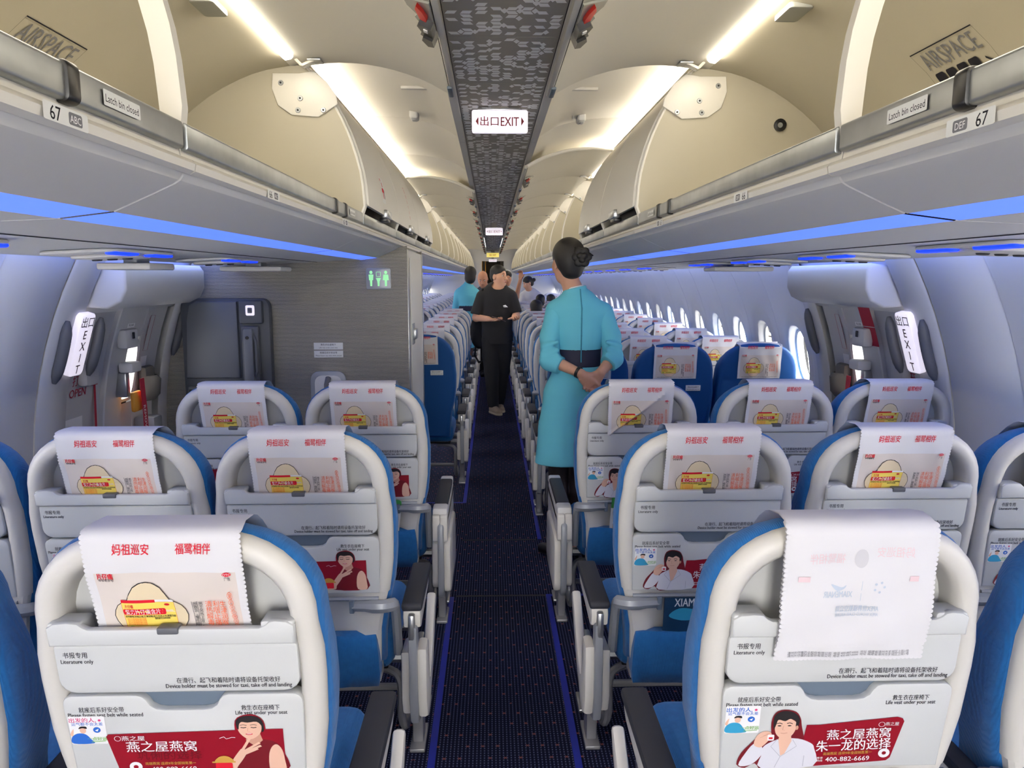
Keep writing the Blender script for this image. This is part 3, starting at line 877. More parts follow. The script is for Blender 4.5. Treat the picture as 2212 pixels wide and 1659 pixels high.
def bin_meshes(L, kind):
    M = {}
    g = G()                                               # housing: interior skin, top beam, lower lip
    g.loft([[(x, y, z) for x, _, z in INT] for y in (0, L)], 'bin_cream', closed=False)
    g.prism([(.79, 2.335), (.80, 2.352), (.775, 2.362), (.735, 2.362), (.728, 2.352)], 'y', .003, L - .003, 'bin_white')
    g.prism([(.55, 1.778), (.545, 1.744), (.527, 1.740), (.521, 1.733), (.523, 1.722), (.533, 1.717), (.56, 1.726)], 'y', .002, L - .002, 'bin_white')
    if kind == 'open':
        k = int(L / .009)
        for i in range(k):                                # louvre between lid hinge and light
            y = .02 + i * (L - .04) / k
            g.add([(.700, y, 2.353), (.742, y, 2.348), (.742, y + .005, 2.348), (.700, y + .005, 2.353)], [(0, 1, 2, 3)], 'grille')
        g.add([(.698, .01, 2.356), (.744, .01, 2.351), (.744, L - .01, 2.351), (.698, L - .01, 2.356)], [(0, 1, 2, 3)], 'bin_cream')
    M['housing'] = g.mesh('housing')
    g = G()                                               # underside panel with the service strip
    a = cr([(.540, 0, 1.727), (.549, 0, 1.708), (.585, 0, 1.690), (.63, 0, 1.670), (.660, 0, 1.657)], 3)
    b = cr([(.748, 0, 1.646), (.95, 0, 1.637), (1.20, 0, 1.625), (1.42, 0, 1.618), (1.48, 0, 1.624), (1.50, 0, 1.66)], 3)
    for P_ in (a, b): g.loft([[(x, y, z + e) for x, _, z in P_] for y, e in ((0, .003), (.004, 0), (L - .004, 0), (L, .003))], 'cabin_white', closed=False)
    g.box(.985, .988, .0, L, 1.633, 1.6358, 'gap_dark')
    M['lower_panel'] = g.mesh('lower_panel', 20)
    g = G(); g.add([(.660, .008, 1.657), (.748, .008, 1.646), (.748, L - .008, 1.646), (.660, L - .008, 1.657)], [(0, 1, 2, 3)], 'accent_blue')
    M['accent_light'] = g.mesh('accent_light')
    g = G(); g.prism([(.744, 2.330), (.752, 2.322), (.772, 2.318), (.782, 2.326), (.782, 2.340), (.744, 2.350)] if kind == 'open' else [(.745, 2.362), (.772, 2.362), (.772, 2.372), (.745, 2.372)], 'y', .02, L - (.15 if kind == 'open' else .02), 'led_warm')
    if kind == 'open': g.prism([(.745, 2.363), (.768, 2.363), (.768, 2.371), (.745, 2.371)], 'y', .02, L - .02, 'led_top')
    M['light_strip'] = g.mesh('light_strip')
    g = G(); g.prism(rr(.535, .566, 1.756, 1.800, .006), 'y', .008, L - .008, 'rail_metal', .002)
    M['rail'] = g.mesh('rail')
    M['lid'] = lid_mesh(L, kind == 'closed')
    if kind == 'open': M['latch'] = latch_open(L)
    else:
        g = G()
        for yc in (L * .5,):
            g.box(.498, .53, yc - .07, yc + .07, 1.812, 1.85, 'metal', .008); g.box(.505, .54, yc - .05, yc + .05, 1.80, 1.815, 'black_plastic', .003)
        M['latch'] = g.mesh('latch')
    ed = [(x, z) for x, _, z in LID]
    g = G(); pts = [(x + .012, z) for x, z in ed] + [(.55, 1.778)] + [(x, z) for x, _, z in INT[1:]]
    g.prism(pts, 'y', 0, .016, 'bin_cream')
    rim = [(x + .012, .008, z) for x, z in ed] + [(.548, .008, 1.778)]
    g.tube(rim, .0085, 'bin_white', 8)
    M['end_panel'] = g.mesh('end_panel')
    g = G(); pl = [(.745, 2.335), (.80, 2.325), (.90, 2.325), (.905, 2.27), (.885, 2.21), (.835, 2.175), (.735, 2.168), (.700, 2.19), (.66, 2.215), (.665, 2.245), (.70, 2.295)]
    pl = [(x - .045, z - .018) for x, z in pl]
    g.prism(pl, 'y', -.008, 0, 'bin_white', .004)
    for x, z in ((.825, 2.272), (.755, 2.217), (.765, 2.174), (.67, 2.175)):
        g.lathe([(0, -.011), (.0085, -.011), (.0105, -.008)], 'rail_metal', (x, 0, z), 'y', 10); g.lathe([(0, -.0125), (.004, -.0125), (.004, -.010)], 'gap_dark', (x, 0, z), 'y', 6)
    M['hinge_plate'] = g.mesh('hinge_plate')
    g = G()                                               # hinge strut between lid and bin
    l1 = rotp(.70, 2.30, A_OPEN)
    for dy in (-.014, .014):
        g.tube([(.755, .03, 2.345), (.735, .03 + dy * .4, 2.325), (l1[0] + .05, .03 + dy, l1[1] - .03), (l1[0] + .01, .03 + dy, l1[1] - .012)], .006, 'bin_white', 6)
    g.box(l1[0] - .02, l1[0] + .03, .0, .06, l1[1] - .016, l1[1] - .008, 'metal', .003)
    M['hinge_bracket'] = g.mesh('hinge_bracket')
    return M
BINC = {}
def overhead_bin(s, y0, y1, kind, label, ends=(0, 1)):
    L = round(y1 - y0, 3)
    if (L, kind) not in BINC: BINC[(L, kind)] = bin_meshes(L, kind)
    M = BINC[(L, kind)]
    root = empty('overhead_bin', (0, y0, 0), label, 'overhead bin', 'overhead luggage bins')
    if s < 0: root.scale = (-1, 1, 1)
    for n in ('housing', 'lower_panel', 'accent_light', 'light_strip', 'rail', 'lid'):
        o = bpy.data.objects.new(n, M[n]); COL.objects.link(o); o.parent = root
        if n == 'lid':
            q = bpy.data.objects.new('latch', M['latch']); COL.objects.link(q); q.parent = o
    for e in ends:
        o = bpy.data.objects.new('end_panel', M['end_panel']); COL.objects.link(o); o.parent = root
        o.location = (0, L - .017 if e else .001, 0)
        if kind == 'open' and e:
            q = bpy.data.objects.new('hinge_plate', M['hinge_plate']); COL.objects.link(q); q.parent = o
    if kind == 'open':
        for y in (L - .10,):
            o = bpy.data.objects.new('hinge_bracket', M['hinge_bracket']); COL.objects.link(o); o.parent = root; o.location = (0, y, 0)
    return root
BINS = {}
for s, nm in ((-1, 'left'), (1, 'right')):
    B = BINS[s] = []
    overhead_bin(s, -3.55, -1.25, 'closed', 'overhead bin on the %s farthest behind the camera' % nm)
    B.append(overhead_bin(s, -1.25, .43, 'open', 'open overhead bin on the %s, behind the camera end of the row 67 sticker' % nm, ends=(0,)))
    B.append(overhead_bin(s, .43, 1.26, 'open', 'nearest open overhead bin on the %s, with the row 67 sticker on its lip' % nm, ends=()))
    B.append(overhead_bin(s, 1.26, 2.95, 'open', 'long open overhead bin on the %s with the grey luggage diagram inside' % nm, ends=(1,)))
    if s < 0: cl = [(2.95, 3.95), (3.95, 4.95), (4.95, 6.15)]
    else: cl = [(2.95, 3.85), (3.85, 4.80)]
    for i, (a, b) in enumerate(cl):
        B.append(overhead_bin(s, a, b, 'closed', '%s closed white overhead bin on the %s side, %s' % (ORD[i], nm, ('next to the open empty bin', 'further from the camera', 'the farthest closed one')[i])))
    y = cl[-1][1]; i = 0
    while y + 1.25 < YF - .15:
        B.append(overhead_bin(s, y, y + 1.25, 'open', 'open-lidded overhead bin on the %s, %s beyond the closed white bins' % (nm, ORD[i])))
        y += 1.25; i += 1
    # strut across the long opening, and the stickers
    far_ = B[2]
    g = G(s); pr = [(x + .02, z) for x, _, z in LID] + [(.545, 1.770)]
    inn = [(x + .036, z - .012) for x, z in pr[:-1]] + [(.581, 1.770)]
    g.loft([[(x, y, z) for x, z in pr + inn[::-1]] for y in (.001, .025)], 'bin_white')
    o = g.build('divider_strut', far_)
    if s < 0: o.scale = (-1, 1, 1)
    def part(n, fill, parent=far_):
        """decals for the left bin are built in world terms and parented without the mirror"""
        gg = G(); fill(gg)
        if s < 0: gg.v = [(-x, y, z) for x, y, z in gg.v]; gg.f = [f[::-1] for f in gg.f]
        return gg.build(n, parent)
    # luggage diagram on the sloping back of the interior
    iz = [(x, z) for x, _, z in INT if x > 1.0][4:]
    def back(v):
        P_ = sorted([(z, x) for x, _, z in INT if z > 1.80 and x > .78])
        return float(np.interp(v, [a for a, b in P_], [b for a, b in P_]))
    yc = .80
    fnb = lambda u, v, o: (s * (back(v) - .003 - o), yc - s * u, v)
    d = Decal(); z0 = 2.088
    d.line([(-.21, z0 - .095), (.21, z0 - .095), (.21, z0 + .095), (-.21, z0 + .095)], .003, 'ink_black', True)
    d.text('AIRSPACE', 0, z0 + .068, .058, 'ink_grey', w=.36)
    for j in range(4):
        x = (-.175 + .075 * j) * (1 if s < 0 else 1)
        d.poly(rr(x, x + .062, z0 - .08, z0 + .035, .01), 'ink_black')
        d.line([(x + .03, z0 - .04), (x + .045, z0 - .035), (x + .045, z0 + .005), (x + .03, z0 + .0)], .004, 'ink_grey')
    d.line([(.135, z0 - .08), (.195, z0 - .08), (.195, z0 - .03), (.135, z0 - .03)], .005, 'ink_black', True)
    d.line([(.185, z0 - .02), (.18, z0 + .01), (.15, z0 + .025)], .006, 'ink_black')
    d.warp(lambda a, b: (a * .64, z0 + (b - z0) * .92))
    part('luggage_diagram', lambda gg: gg.decal(d, fnb, cut=.02))
    if s > 0:
        d = Decal(); d.rect(-.04, .04, 1.885, 1.93, 'ink_white'); d.text('载荷限制', -.002, 1.916, .014, 'ink_black'); d.text('Load limit 48.0 kg', 0, 1.898, .011, 'ink_black')
        part('load_sticker', lambda gg: gg.decal(d, lambda u, v, o: (back(v) - .004 - o, .50 - u, v + .085)))
        gg = G(); gg.lathe([(.024, 0), (.024, -.006), (.014, -.008), (.012, -.002), (0, -.002)], 'black_plastic', (1.07, 1.668, 2.13), 'y', 16); gg.lathe([(0, -.004), (.010, -.004), (.010, 0)], 'rail_metal', (1.07, 1.668, 2.13), 'y', 12)
        gg.build('round_catch', far_)
    gg = G(s); gg.prism(rr(.815, .885, .96, 1.09, .012), 'z', 2.314, 2.332, 'clear_grey', .004)
    oo = gg.build('bin_lamp', far_)
    if s < 0: oo.scale = (-1, 1, 1)
    # stickers on the lip: row numbers and the latch notice
    fl = lambda yy, x0=.5195, z0=1.730: (lambda u, v, o: (s * (x0 - o), yy - s * u, z0 + v))
    for bi, yy, t in ((1, .885 - .43, '67'), (2, 1.69 - 1.26, '66'), (2, 2.50 - 1.26, '65')):
        d = Decal(); d.rect(-.045, .045, -.010, .010, 'card_white', .003)
        d.text(t, -.022 * (-s), 0, .022, 'ink_black', bold=.01); d.rect(.018 * (-s) - .014, .018 * (-s) + .014, -.007, .007, 'ink_grey', .003); d.text('ABC' if s < 0 else 'DEF', .018 * (-s), 0, .012, 'ink_white')
        part('row_sticker', lambda gg: gg.decal(d, fl(yy)), B[bi])
    for bi, yy in ((1, .62), (2, 1.45)):
        d = Decal(); d.rect(-.05, .05, -.010, .010, 'card_white', .002); d.text('Latch bin closed', 0, 0, .014, 'ink_black')
        part('latch_sticker', lambda gg: gg.decal(d, fl(yy, .5335, 1.779)), B[bi])
    for bi, ys in ((1, (.50, .33)), (2, (1.18, 1.34))):
        for yy in ys:
            gg = G(s); gg.prism(rr(.530, .571, 1.753, 1.803, .010), 'y', yy - .014, yy + .014, 'black_plastic', .004)
            oo = gg.build('rail_clip', B[bi])
            if s < 0: oo.scale = (-1, 1, 1)
    # signs on the closed bins
    if s < 0:
        def facex(z):
            P_ = sorted([(q[2], q[0]) for q in LID]); return float(np.interp(z, [a for a, b in P_], [b for a, b in P_])) - .0045
        d = Decal(); d.rect(-.05, .05, -.05, .06, 'card_white', .004); d.rect(-.01, .006, -.03, .04, 'ink_red'); d.rect(-.028, .024, -.004, .014, 'ink_red'); d.rect(.026, .038, -.03, .01, 'ink_black'); d.text('急救箱', -.03, .048, .014, 'ink_red')
        part('emergency_sticker', lambda gg: gg.decal(d, lambda u, v, o: (s * (facex(1.93 + v) - o), .46 + u, 1.93 + v), cut=.015), B[3])
        d = Decal(); d.line([(-.04, -.1), (.04, -.1)], .004, 'ink_red')
        for j, t in enumerate('应急医疗设备'): d.text(t, -.02, .10 - .03 * j, .022, 'ink_red')
        d.line([(-.04, .12), (.0, .12), (.0, .06)], .004, 'ink_red')
        part('red_notice', lambda gg: gg.decal(d, lambda u, v, o: (s * (facex(1.95 + v) - o), .55 + u, 1.95 + v), cut=.015), B[4])
    # blue wash light in the gap above the side wall
    g = G(); g.box(s * 1.545 - .010, s * 1.545 + .010, YB, YF - .2, 1.675, 1.680, 'blue_wash')
    g.box(s * 1.575 - .006, s * 1.575 + .006, YB, YF - .2, 1.668, 1.674, 'blue_edge')
    g.box(s * 1.58 - .10, s * 1.58 + .06, YB, YF - .2, 1.705, 1.715, 'cabin_white')
    o = g.build('cove_light'); tag(o, 'long blue cove light above the %s side wall' % nm, 'strip light')

# reading light and service units on the underside, folded screens
svc = [(-1, 1.45), (-1, 2.27), (-1, 3.15), (1, 1.75), (1, 2.5), (1, 3.26), (1, 4.0)]
svc += [(s, (4.7 if s > 0 else 5.5) + .787 * i) for s in (1, -1) for i in range(1, 20 if s > 0 else 19)]
def svc_mesh():
    g = G()
    g.prism(rr(-.11, .11, -.21, .21, .05), 'z', -.010, .0, 'cabin_white', .005)
    g.prism(rr(-.075, .075, -.11, .11, .03), 'z', -.020, -.009, 'shell_white', .006)
    for y, h in ((-.115, .075), (.115, .075)): g.prism(rr(-.105, -.070, y - h, y + h, .015), 'z', -.016, -.008, 'blue_spot', .004)
    for i in range(3): g.lathe([(0, -.024), (.013, -.024), (.016, -.018)], 'gap_dark', (-.045 + .045 * i, 0, 0), 'z', 10)
    return g.mesh('service_unit')
sm_ = svc_mesh(); cnt = {-1: 0, 1: 0}
for s, y in svc:
    o = bpy.data.objects.new('service_unit', sm_); COL.objects.link(o); x = 1.17
    o.location = (s * x, y, 1.6255); o.rotation_euler = (0, .048, 0 if s > 0 else math.pi)
    nm = 'left' if s < 0 else 'right'
    tag(o, 'blue-lit reading light unit under the %s bins, %s from the camera' % (nm, ORD[cnt[s]] if cnt[s] < len(ORD) else 'last'), 'reading light', 'reading light units'); cnt[s] += 1
for s, y, w in ((-1, 2.66, 'nearer the camera, left of the partition'), (-1, 3.80, 'in front of the grey partition'), (1, 3.80, 'near the right door header')):
    g = G(); g.box(-.15, .15, -.10, .10, -.045, -.022, 'shell_white', .008); g.box(-.04, .04, -.05, .05, -.03, .0, 'arm_grey', .008)
    o = g.build('folded_screen'); o.location = (s * (1.28 if y < 3 else 1.22), y, 1.622 if y < 3 else 1.627); o.scale = (.6, 1, 1) if y < 3 else (1, 1, 1)
    tag(o, 'flat white folded overhead screen %s' % w, 'folded screen')
# ------------------------------------------------------------------ seats
T = .13                                              # recline of the seat back
def SH(p): return (p[0], p[1] + (1.14 - p[2]) * T, p[2])
def hw(z): return float(np.interp(z, [.34, .54, .62, .66, .75, .85, .92, 1.0, 1.2], [.196, .205, .222, .234, .245, .2485, .247, .240, .237]))
def outline(ins=0.0, zb=.648, zt=1.136, z0=.955):
    L = [(-(hw(z) - ins), z) for z in np.linspace(zb, z0, 7)[:-1]]
    top = []; a_ = hw(1.0) - ins; h = zt - ins - z0
    for i in range(21):
        t = math.pi * i / 20; c, q = math.cos(t), math.sin(t)
        top.append((-math.copysign(abs(c) ** (2 / 2.9), c) * a_, z0 + q ** (2 / 2.3) * h if q > 1e-9 else z0))
    R = [(hw(z) - ins, z) for z in np.linspace(z0, zb, 7)[1:]]
    return [(float(x), float(z)) for x, z in L + top + R]

fw = lambda y0=-.003: (lambda u, v, o: (u, y0 - o, v))
def seat_text(d, part):
    if part == 'pocket':
        d.text('书报专用', -.172, .9085, .0125, 'ink_black', w=.041, bold=.01); d.text('Literature only', -.170, .8965, .0110, 'ink_black', w=.055, bold=.02)
        d.text('在滑行、起飞和着陆时请将设备托架收好', .084, .856, .0120, 'ink_black', w=.179, bold=.01); d.text('Device holder must be stowed for taxi, take off and landing', .084, .8455, .0115, 'ink_black', w=.218, bold=.02)
    else:
        d.text('就座后系好安全带', -.143, .7985, .0120, 'ink_black', w=.078, bold=.01); d.text('Please fasten seat belt while seated', -.137, .7885, .0113, 'ink_black', w=.130, bold=.02)
        d.text('救生衣在座椅下', .134, .7985, .0120, 'ink_black', w=.067, bold=.01); d.text('Life vest under your seat', .135, .7890, .0113, 'ink_black', w=.091, bold=.02)
def crew_sticker(d, x, z, blue='ink_cobalt'):
    """little square sticker of a cabin attendant"""
    D_ = Decal()
    D_.rect(-.036, .036, -.036, .036, 'ink_white', .003)
    D_.text('出发的人,', -.008, .026, .013, 'ink_cobalt' if blue == 'ink_teal' else 'ink_magenta', bold=.03); D_.text('运气都不会太差', .0, .016, .009, 'ink_cobalt', bold=.02)
    D_.smooth([(-.032, -.034), (-.034, -.018), (-.022, -.008), (-.006, -.010), (.004, -.024), (.008, -.034)], blue)
    D_.ell(-.010, .0, .0065, .008, 'ink_skin', 12); D_.smooth([(-.018, .004), (-.014, .010), (-.003, .010), (-.002, .004), (-.010, .006)], 'ink_hair'); D_.smooth([(-.036, -.010), (-.030, .002), (-.028, .002), (-.031, -.014)], 'ink_skin')
    D_.ell(.018, .001, .0075, .0075, 'ink_cobalt', 14); D_.poly([(.014, .000), (.022, .004), (.019, -.003)], 'ink_white')
    D_.text('一点好运', .016, -.022, .010, 'ink_green', bold=.03); D_.line([(.004, -.030), (.032, -.028)], .0015, 'ink_green'); D_.ell(.026, .026, .003, .003, 'ink_magenta', 8)
    D_.warp(lambda a, b: (x + a * .88, z + b * .80)); d.items += D_.items
def ad_man(d, x, z):
    """crimson poster with a man in a white suit; x, z = centre of the whole"""
    D_ = Decal()
    Z_ = Decal(); Z_.poly([(-.03, -.062), (-.02, .052), (.0, .052), (.126, .070), (.135, .066), (.138, .058), (.124, -.040), (.118, -.048), (.105, -.050), (.0, -.060)], 'ink_crimson')
    D_.smooth([(-.128, -.052), (-.12, -.02), (-.10, .008), (-.085, .03), (-.07, .036), (-.062, .03), (-.064, .06), (-.058, .085), (-.04, .094), (-.015, .088), (-.004, .07), (.0, .05), (.01, .0), (0, -.05), (-.07, -.068), (-.09, -.05), (-.11, -.062)], 'ink_dark_red', 3)
    # suit, arm, hand
    D_.smooth([(-.075, -.064), (-.078, -.03), (-.076, -.006), (-.060, .008), (-.040, .016), (-.005, .016), (.022, .004), (.032, -.012), (.034, -.060)], 'ink_suit', 3)
    D_.smooth([(-.124, -.054), (-.112, -.022), (-.096, .004), (-.080, -.002), (-.076, -.022), (-.088, -.044), (-.104, -.056)], 'ink_suit', 3)
    D_.smooth([(-.096, .002), (-.092, .024), (-.080, .036), (-.066, .036), (-.060, .026), (-.066, .012), (-.078, -.004), (-.086, -.006)], 'ink_skin', 3)
    for j in range(3): D_.line([(-.084 + .006 * j, .020 + .005 * j), (-.068 + .003 * j, .029 + .002 * j)], .0009, 'ink_skin_shade')
    D_.rect(-.069, -.055, .012, .028, 'ink_white', .003); D_.rect(-.066, -.058, .016, .021, 'ink_red')
    D_.poly([(-.046, .016), (-.038, -.030), (-.030, -.024), (-.018, .010), (-.020, .024), (-.044, .024)], 'ink_skin')
    D_.line([(-.048, .016), (-.060, -.004), (-.038, -.032)], .0012, 'ink_suit_line'); D_.line([(-.016, .014), (-.006, -.004), (-.038, -.032), (-.048, -.062)], .0012, 'ink_suit_line'); D_.line([(.012, -.030), (.012, -.060)], .0012, 'ink_suit_line')
    D_.smooth([(-.056, .056), (-.054, .034), (-.044, .020), (-.034, .016), (-.022, .022), (-.014, .036), (-.011, .058), (-.03, .072), (-.05, .068)], 'ink_skin', 3)
    D_.smooth([(-.060, .060), (-.058, .080), (-.042, .091), (-.020, .087), (-.006, .070), (-.009, .044), (-.013, .050), (-.014, .064), (-.026, .070), (-.036, .064), (-.050, .068), (-.054, .054), (-.058, .042)], 'ink_hair', 3)
    D_.ell(-.010, .046, .003, .006, 'ink_skin_shade', 10)
    for xx in (-.047, -.026): D_.line([(xx - .006, .058), (xx, .0595), (xx + .006, .057)], .0018, 'ink_hair'); D_.ell(xx, .052, .0042, .0016, 'ink_hair', 8)
    D_.line([(-.038, .052), (-.0395, .041), (-.035, .040)], .0011, 'ink_skin_shade'); D_.line([(-.043, .0325), (-.036, .0315), (-.029, .033)], .0018, 'ink_skin_shade')
    D_.warp(lambda a, b: (-.128 + (a + .128) * .78, b)); D_.items = Z_.items + D_.items
    # lettering
    D_.text('燕之屋', .1185, .0525, .0105, 'ink_white', w=.022); D_.line(ell(.1015, .0515, .0050, .0062, 14), .0009, 'ink_white', True)
    D_.text('燕之屋燕窝', .066, .027, .030, 'ink_white', w=.104, bold=.014, rot=.05); D_.text('朱一龙的选择', .060, -.003, .033, 'ink_white', w=.122, bold=.014, rot=.05)
    D_.text('高端燕窝 连续9年全国销售第一', .052, -.0245, .0092, 'ink_gold', w=.080, rot=.04); D_.text('尊享', .0075, -.037, .0065, 'ink_white', w=.010); D_.text('热线', .0075, -.0445, .0065, 'ink_white', w=.010); D_.text('400-882-6669', .053, -.040, .0175, 'ink_white', w=.072, rot=.03, bold=.01)
    D_.ell(.112, -.026, .0095, .0125, 'ink_white', 18); D_.ell(.112, -.026, .0036, .0048, 'ink_crimson', 12)
    D_.warp(lambda a, b: (x + a * 1.135, z + b * .80)); d.items += D_.items
def ad_woman(d, x, z):
    """crimson poster with a woman in a red dress"""
    D_ = Decal()
    D_.poly([(-.183, .038), (-.187, .032), (-.172, -.060), (-.166, -.066), (.03, -.072), (.125, -.072), (.125, .046), (.0, .043)], 'ink_crimson')
    D_.smooth([(.040, .03), (.042, .070), (.058, .084), (.078, .084), (.092, .068), (.094, .040), (.086, .020), (.110, .006), (.124, -.02), (.126, -.07), (.03, -.071), (.036, -.02)], 'ink_crimson', 3)
    D_.smooth([(.010, -.070), (.030, -.040), (.052, .0), (.068, .014), (.090, .018), (.112, .008), (.122, -.018), (.124, -.070)], 'ink_dark_red', 3)
    D_.smooth([(.098, -.070), (.096, -.03), (.102, -.004), (.112, .004), (.121, -.012), (.124, -.04), (.124, -.070)], 'ink_skin', 3)
    D_.poly([(.058, .016), (.060, .034), (.084, .034), (.088, .016), (.074, .0)], 'ink_skin_shade')
    D_.smooth([(.047, .060), (.046, .044), (.052, .030), (.062, .020), (.072, .021), (.084, .034), (.088, .052), (.084, .068), (.066, .074), (.052, .070)], 'ink_skin', 3)
    D_.smooth([(.044, .052), (.044, .070), (.056, .081), (.078, .081), (.090, .068), (.092, .044), (.087, .038), (.088, .054), (.080, .066), (.064, .064), (.054, .066), (.049, .060), (.047, .046)], 'ink_hair', 3)
    for xx in (.056, .074): D_.line([(xx - .006, .0575), (xx, .0585), (xx + .006, .057)], .0012, 'ink_hair'); D_.line([(xx - .005, .0515), (xx, .0500), (xx + .005, .0515)], .0020, 'ink_hair')
    D_.line([(.064, .050), (.0625, .041), (.067, .040)], .001, 'ink_skin_shade'); D_.ell(.065, .0335, .0065, .0024, 'ink_red', 10); D_.ell(.065, .0340, .005, .0010, 'ink_white', 8)
    D_.smooth([(.006, -.070), (.026, -.044), (.044, -.012), (.050, -.006), (.058, -.014), (.050, -.034), (.038, -.056), (.034, -.070)], 'ink_skin', 3)
    for a, b in (((.050, -.010), (.066, .024)), ((.054, -.012), (.082, .010)), ((.054, -.016), (.084, .002)), ((.054, -.020), (.078, -.006))): D_.line([a, b], .0052, 'ink_skin')
    D_.text('燕之屋', -.140, .027, .014, 'ink_white', bold=.01); D_.line(ell(-.167, .0270, .0055, .0065, 14), .0009, 'ink_white', True)
    D_.text('燕之屋燕窝', -.092, .004, .031, 'ink_white', w=.124, bold=.012)
    D_.text('巩俐的选择', -.080, -.021, .025, 'ink_dark_red', w=.115); D_.text('高端燕窝 连续9年全国销售第一', -.080, -.042, .009, 'ink_gold', w=.09); D_.text('400-882-6669', -.075, -.057, .0165, 'ink_white', w=.08)
    D_.ell(-.142, -.050, .0115, .0135, 'ink_white', 18); D_.ell(-.142, -.050, .0045, .005, 'ink_crimson', 12)
    D_.line([(.012, .024), (.020, .028), (.024, .022), (.034, .026), (.040, .025)], .0012, 'ink_white')
    D_.smooth([(.000, -.040), (.006, -.028), (.016, -.024), (.026, -.028), (.032, -.040)][::-1], 'ink_gold', 3); D_.rect(-.006, .036, -.043, -.039, 'ink_gold', .001); D_.rect(.0, .030, -.066, -.043, 'ink_red', .003)
    D_.warp(lambda a, b: (x + a, z + b * .78)); d.items += D_.items
def ad_bowl(d):
    d.rect(-.11, .16, .70, .785, 'ink_crimson', .006)
    d.smooth([(-.085, .715), (-.08, .735), (-.05, .752), (-.02, .745), (-.015, .725), (-.03, .71), (-.06, .705)], 'ink_gold'); d.smooth([(-.075, .722), (-.05, .742), (-.03, .738), (-.05, .725)], 'ink_cream')
    d.text('燕之屋燕窝', .06, .755, .024, 'ink_white', w=.11, bold=.012); d.text('400-882-6669', .06, .72, .015, 'ink_white', w=.08)

def bx(g, pts, y0, y1, m, b=.003): g.prism(pts, 'y', y0, y1, m, b)
SM = {}
def make_shell():
    g = G(xf=SH)
    sec = [(.004, .050), (0, .024), (.003, .011), (.011, .003), (.022, -.001), (.034, .001), (.042, .009), (.046, .030), (.047, .058)]
    g.loft([[(x, y, z) for x, z in outline(i)] for i, y in sec], 'shell_white', closed=False)
    for e in (0, -1):
        g.poly([(outline(i)[e][0], y, outline(i)[e][1]) for i, y in sec], 'shell_white')
    g.poly([(x, .056, z) for x, z in outline(.046)], 'shell_recess')
    return g.mesh('back_shell', 50)
SM['back_shell'] = make_shell()
g = G(xf=SH)
pts = [(-.2075, .930), (-.2075, .966), (-.195, .974), (-.172, .976), (-.154, .974), (-.147, .967), (-.138, .9625), (.148, .9625), (.158, .967), (.166, .974), (.176, .976), (.195, .974), (.2075, .966), (.2075, .930)]
bx(g, pts, -.014, .003, 'panel_white', .005)
for q in (-1, 1): bx(g, rr(*(sorted((q * .150, q * .2065))), .931, .974, .006), -.010, .034, 'panel_white', .004); SM['pocket_ledge'] = g.mesh('pocket_ledge', 40)
g = G(xf=SH); g.box(-.022, .014, -.017, .005, .953, .966, 'grip_grey', .003); SM['device_clip'] = g.mesh('device_clip')
g = G(xf=SH); bx(g, rr(-.2075, .2075, .8315, .927, .006, 4, .028), -.003, .03, 'panel_white', .004)
d = Decal(); seat_text(d, 'pocket'); g.decal(d, fw()); SM['literature_pocket'] = g.mesh('literature_pocket')
def tray(kind):
    g = G(xf=SH)
    P = []
    for cx, q, a0 in ((.186, .016, 0),):
        pass
    right = [(.205, .648), (.2095, .805)] + [(.1915 + .018 * math.cos(math.radians(a)), .8085 + .018 * math.sin(math.radians(a))) for a in (20, 45, 70, 90)]
    notch = [(.080, .8265), (.070, .823), (.063, .815), (.058, .805), (.048, .798), (.034, .7955)]
    half = right + notch
    P = half + [(-x, z) for x, z in half[::-1]]
    bx(g, P, -.003, .026, 'panel_white', .004)
    for q in (.004, .0):
        pass
    d = Decal(); seat_text(d, 'tray')
    if kind == 'man': crew_sticker(d, -.170, .757, 'ink_teal'); ad_man(d, -.028, .702)
    elif kind == 'woman': crew_sticker(d, -.172, .757); ad_woman(d, .045, .7185)
    else: crew_sticker(d, -.160, .757); ad_bowl(d)
    g.decal(d, fw()); return g.mesh('tray_table')
for k_ in ('man', 'woman', 'bowl'): SM['tray_' + k_] = tray(k_)
g = G(xf=SH); g.box(-.085, .085, .012, .03, .785, .829, 'latch_slate', .004); SM['tray_latch'] = g.mesh('tray_latch')
g = G(xf=SH)                                           # lower shell with the concave pocket back
rows = []
for z, k in ((.650, .0), (.60, .6), (.52, 1), (.42, 1), (.37, .9), (.345, .6)):
    h = hw(z) - .004; x1, x2 = h - .045, h - .085
    rows.append([(-h, .075, z), (-h, .012, z), (-h + .008, .004, z), (-x1, .004, z), (-x2, .004 + .034 * k, z), (0, .004 + .038 * k, z), (x2, .004 + .034 * k, z), (x1, .004, z), (h - .008, .004, z), (h, .012, z), (h, .075, z)])
g.loft(rows, 'shell_white', closed=False); SM['lower_shell'] = g.mesh('lower_shell', 40)
g = G(xf=SH)
prng = random.Random(3)
rings = []
for z, o, w in ((.340, .012, .175), (.345, .028, .190), (.39, .034, .196), (.45, .030, .194), (.492, .026, .190), (.510, .014, .186)):
    n = 14; r = [(-w + 2 * w * i / n, .012 - o - .006 * math.sin(math.pi * i / n) + .002 * prng.uniform(-1, 1), z + .004 * math.sin(i * .9) * (z > .5)) for i in range(n + 1)]
    r += [(w - 2 * w * i / n, .030, z) for i in range(n + 1)]
    rings.append(r)
g.loft(rings, 'fabric_blue'); SM['seat_pouch'] = g.mesh('seat_pouch', 60)
g = G(xf=SH); g.tube([(-.20, .004, .628), (.20, .004, .628)], .0075, 'arm_grey', 8); SM['tray_bar'] = g.mesh('tray_bar')
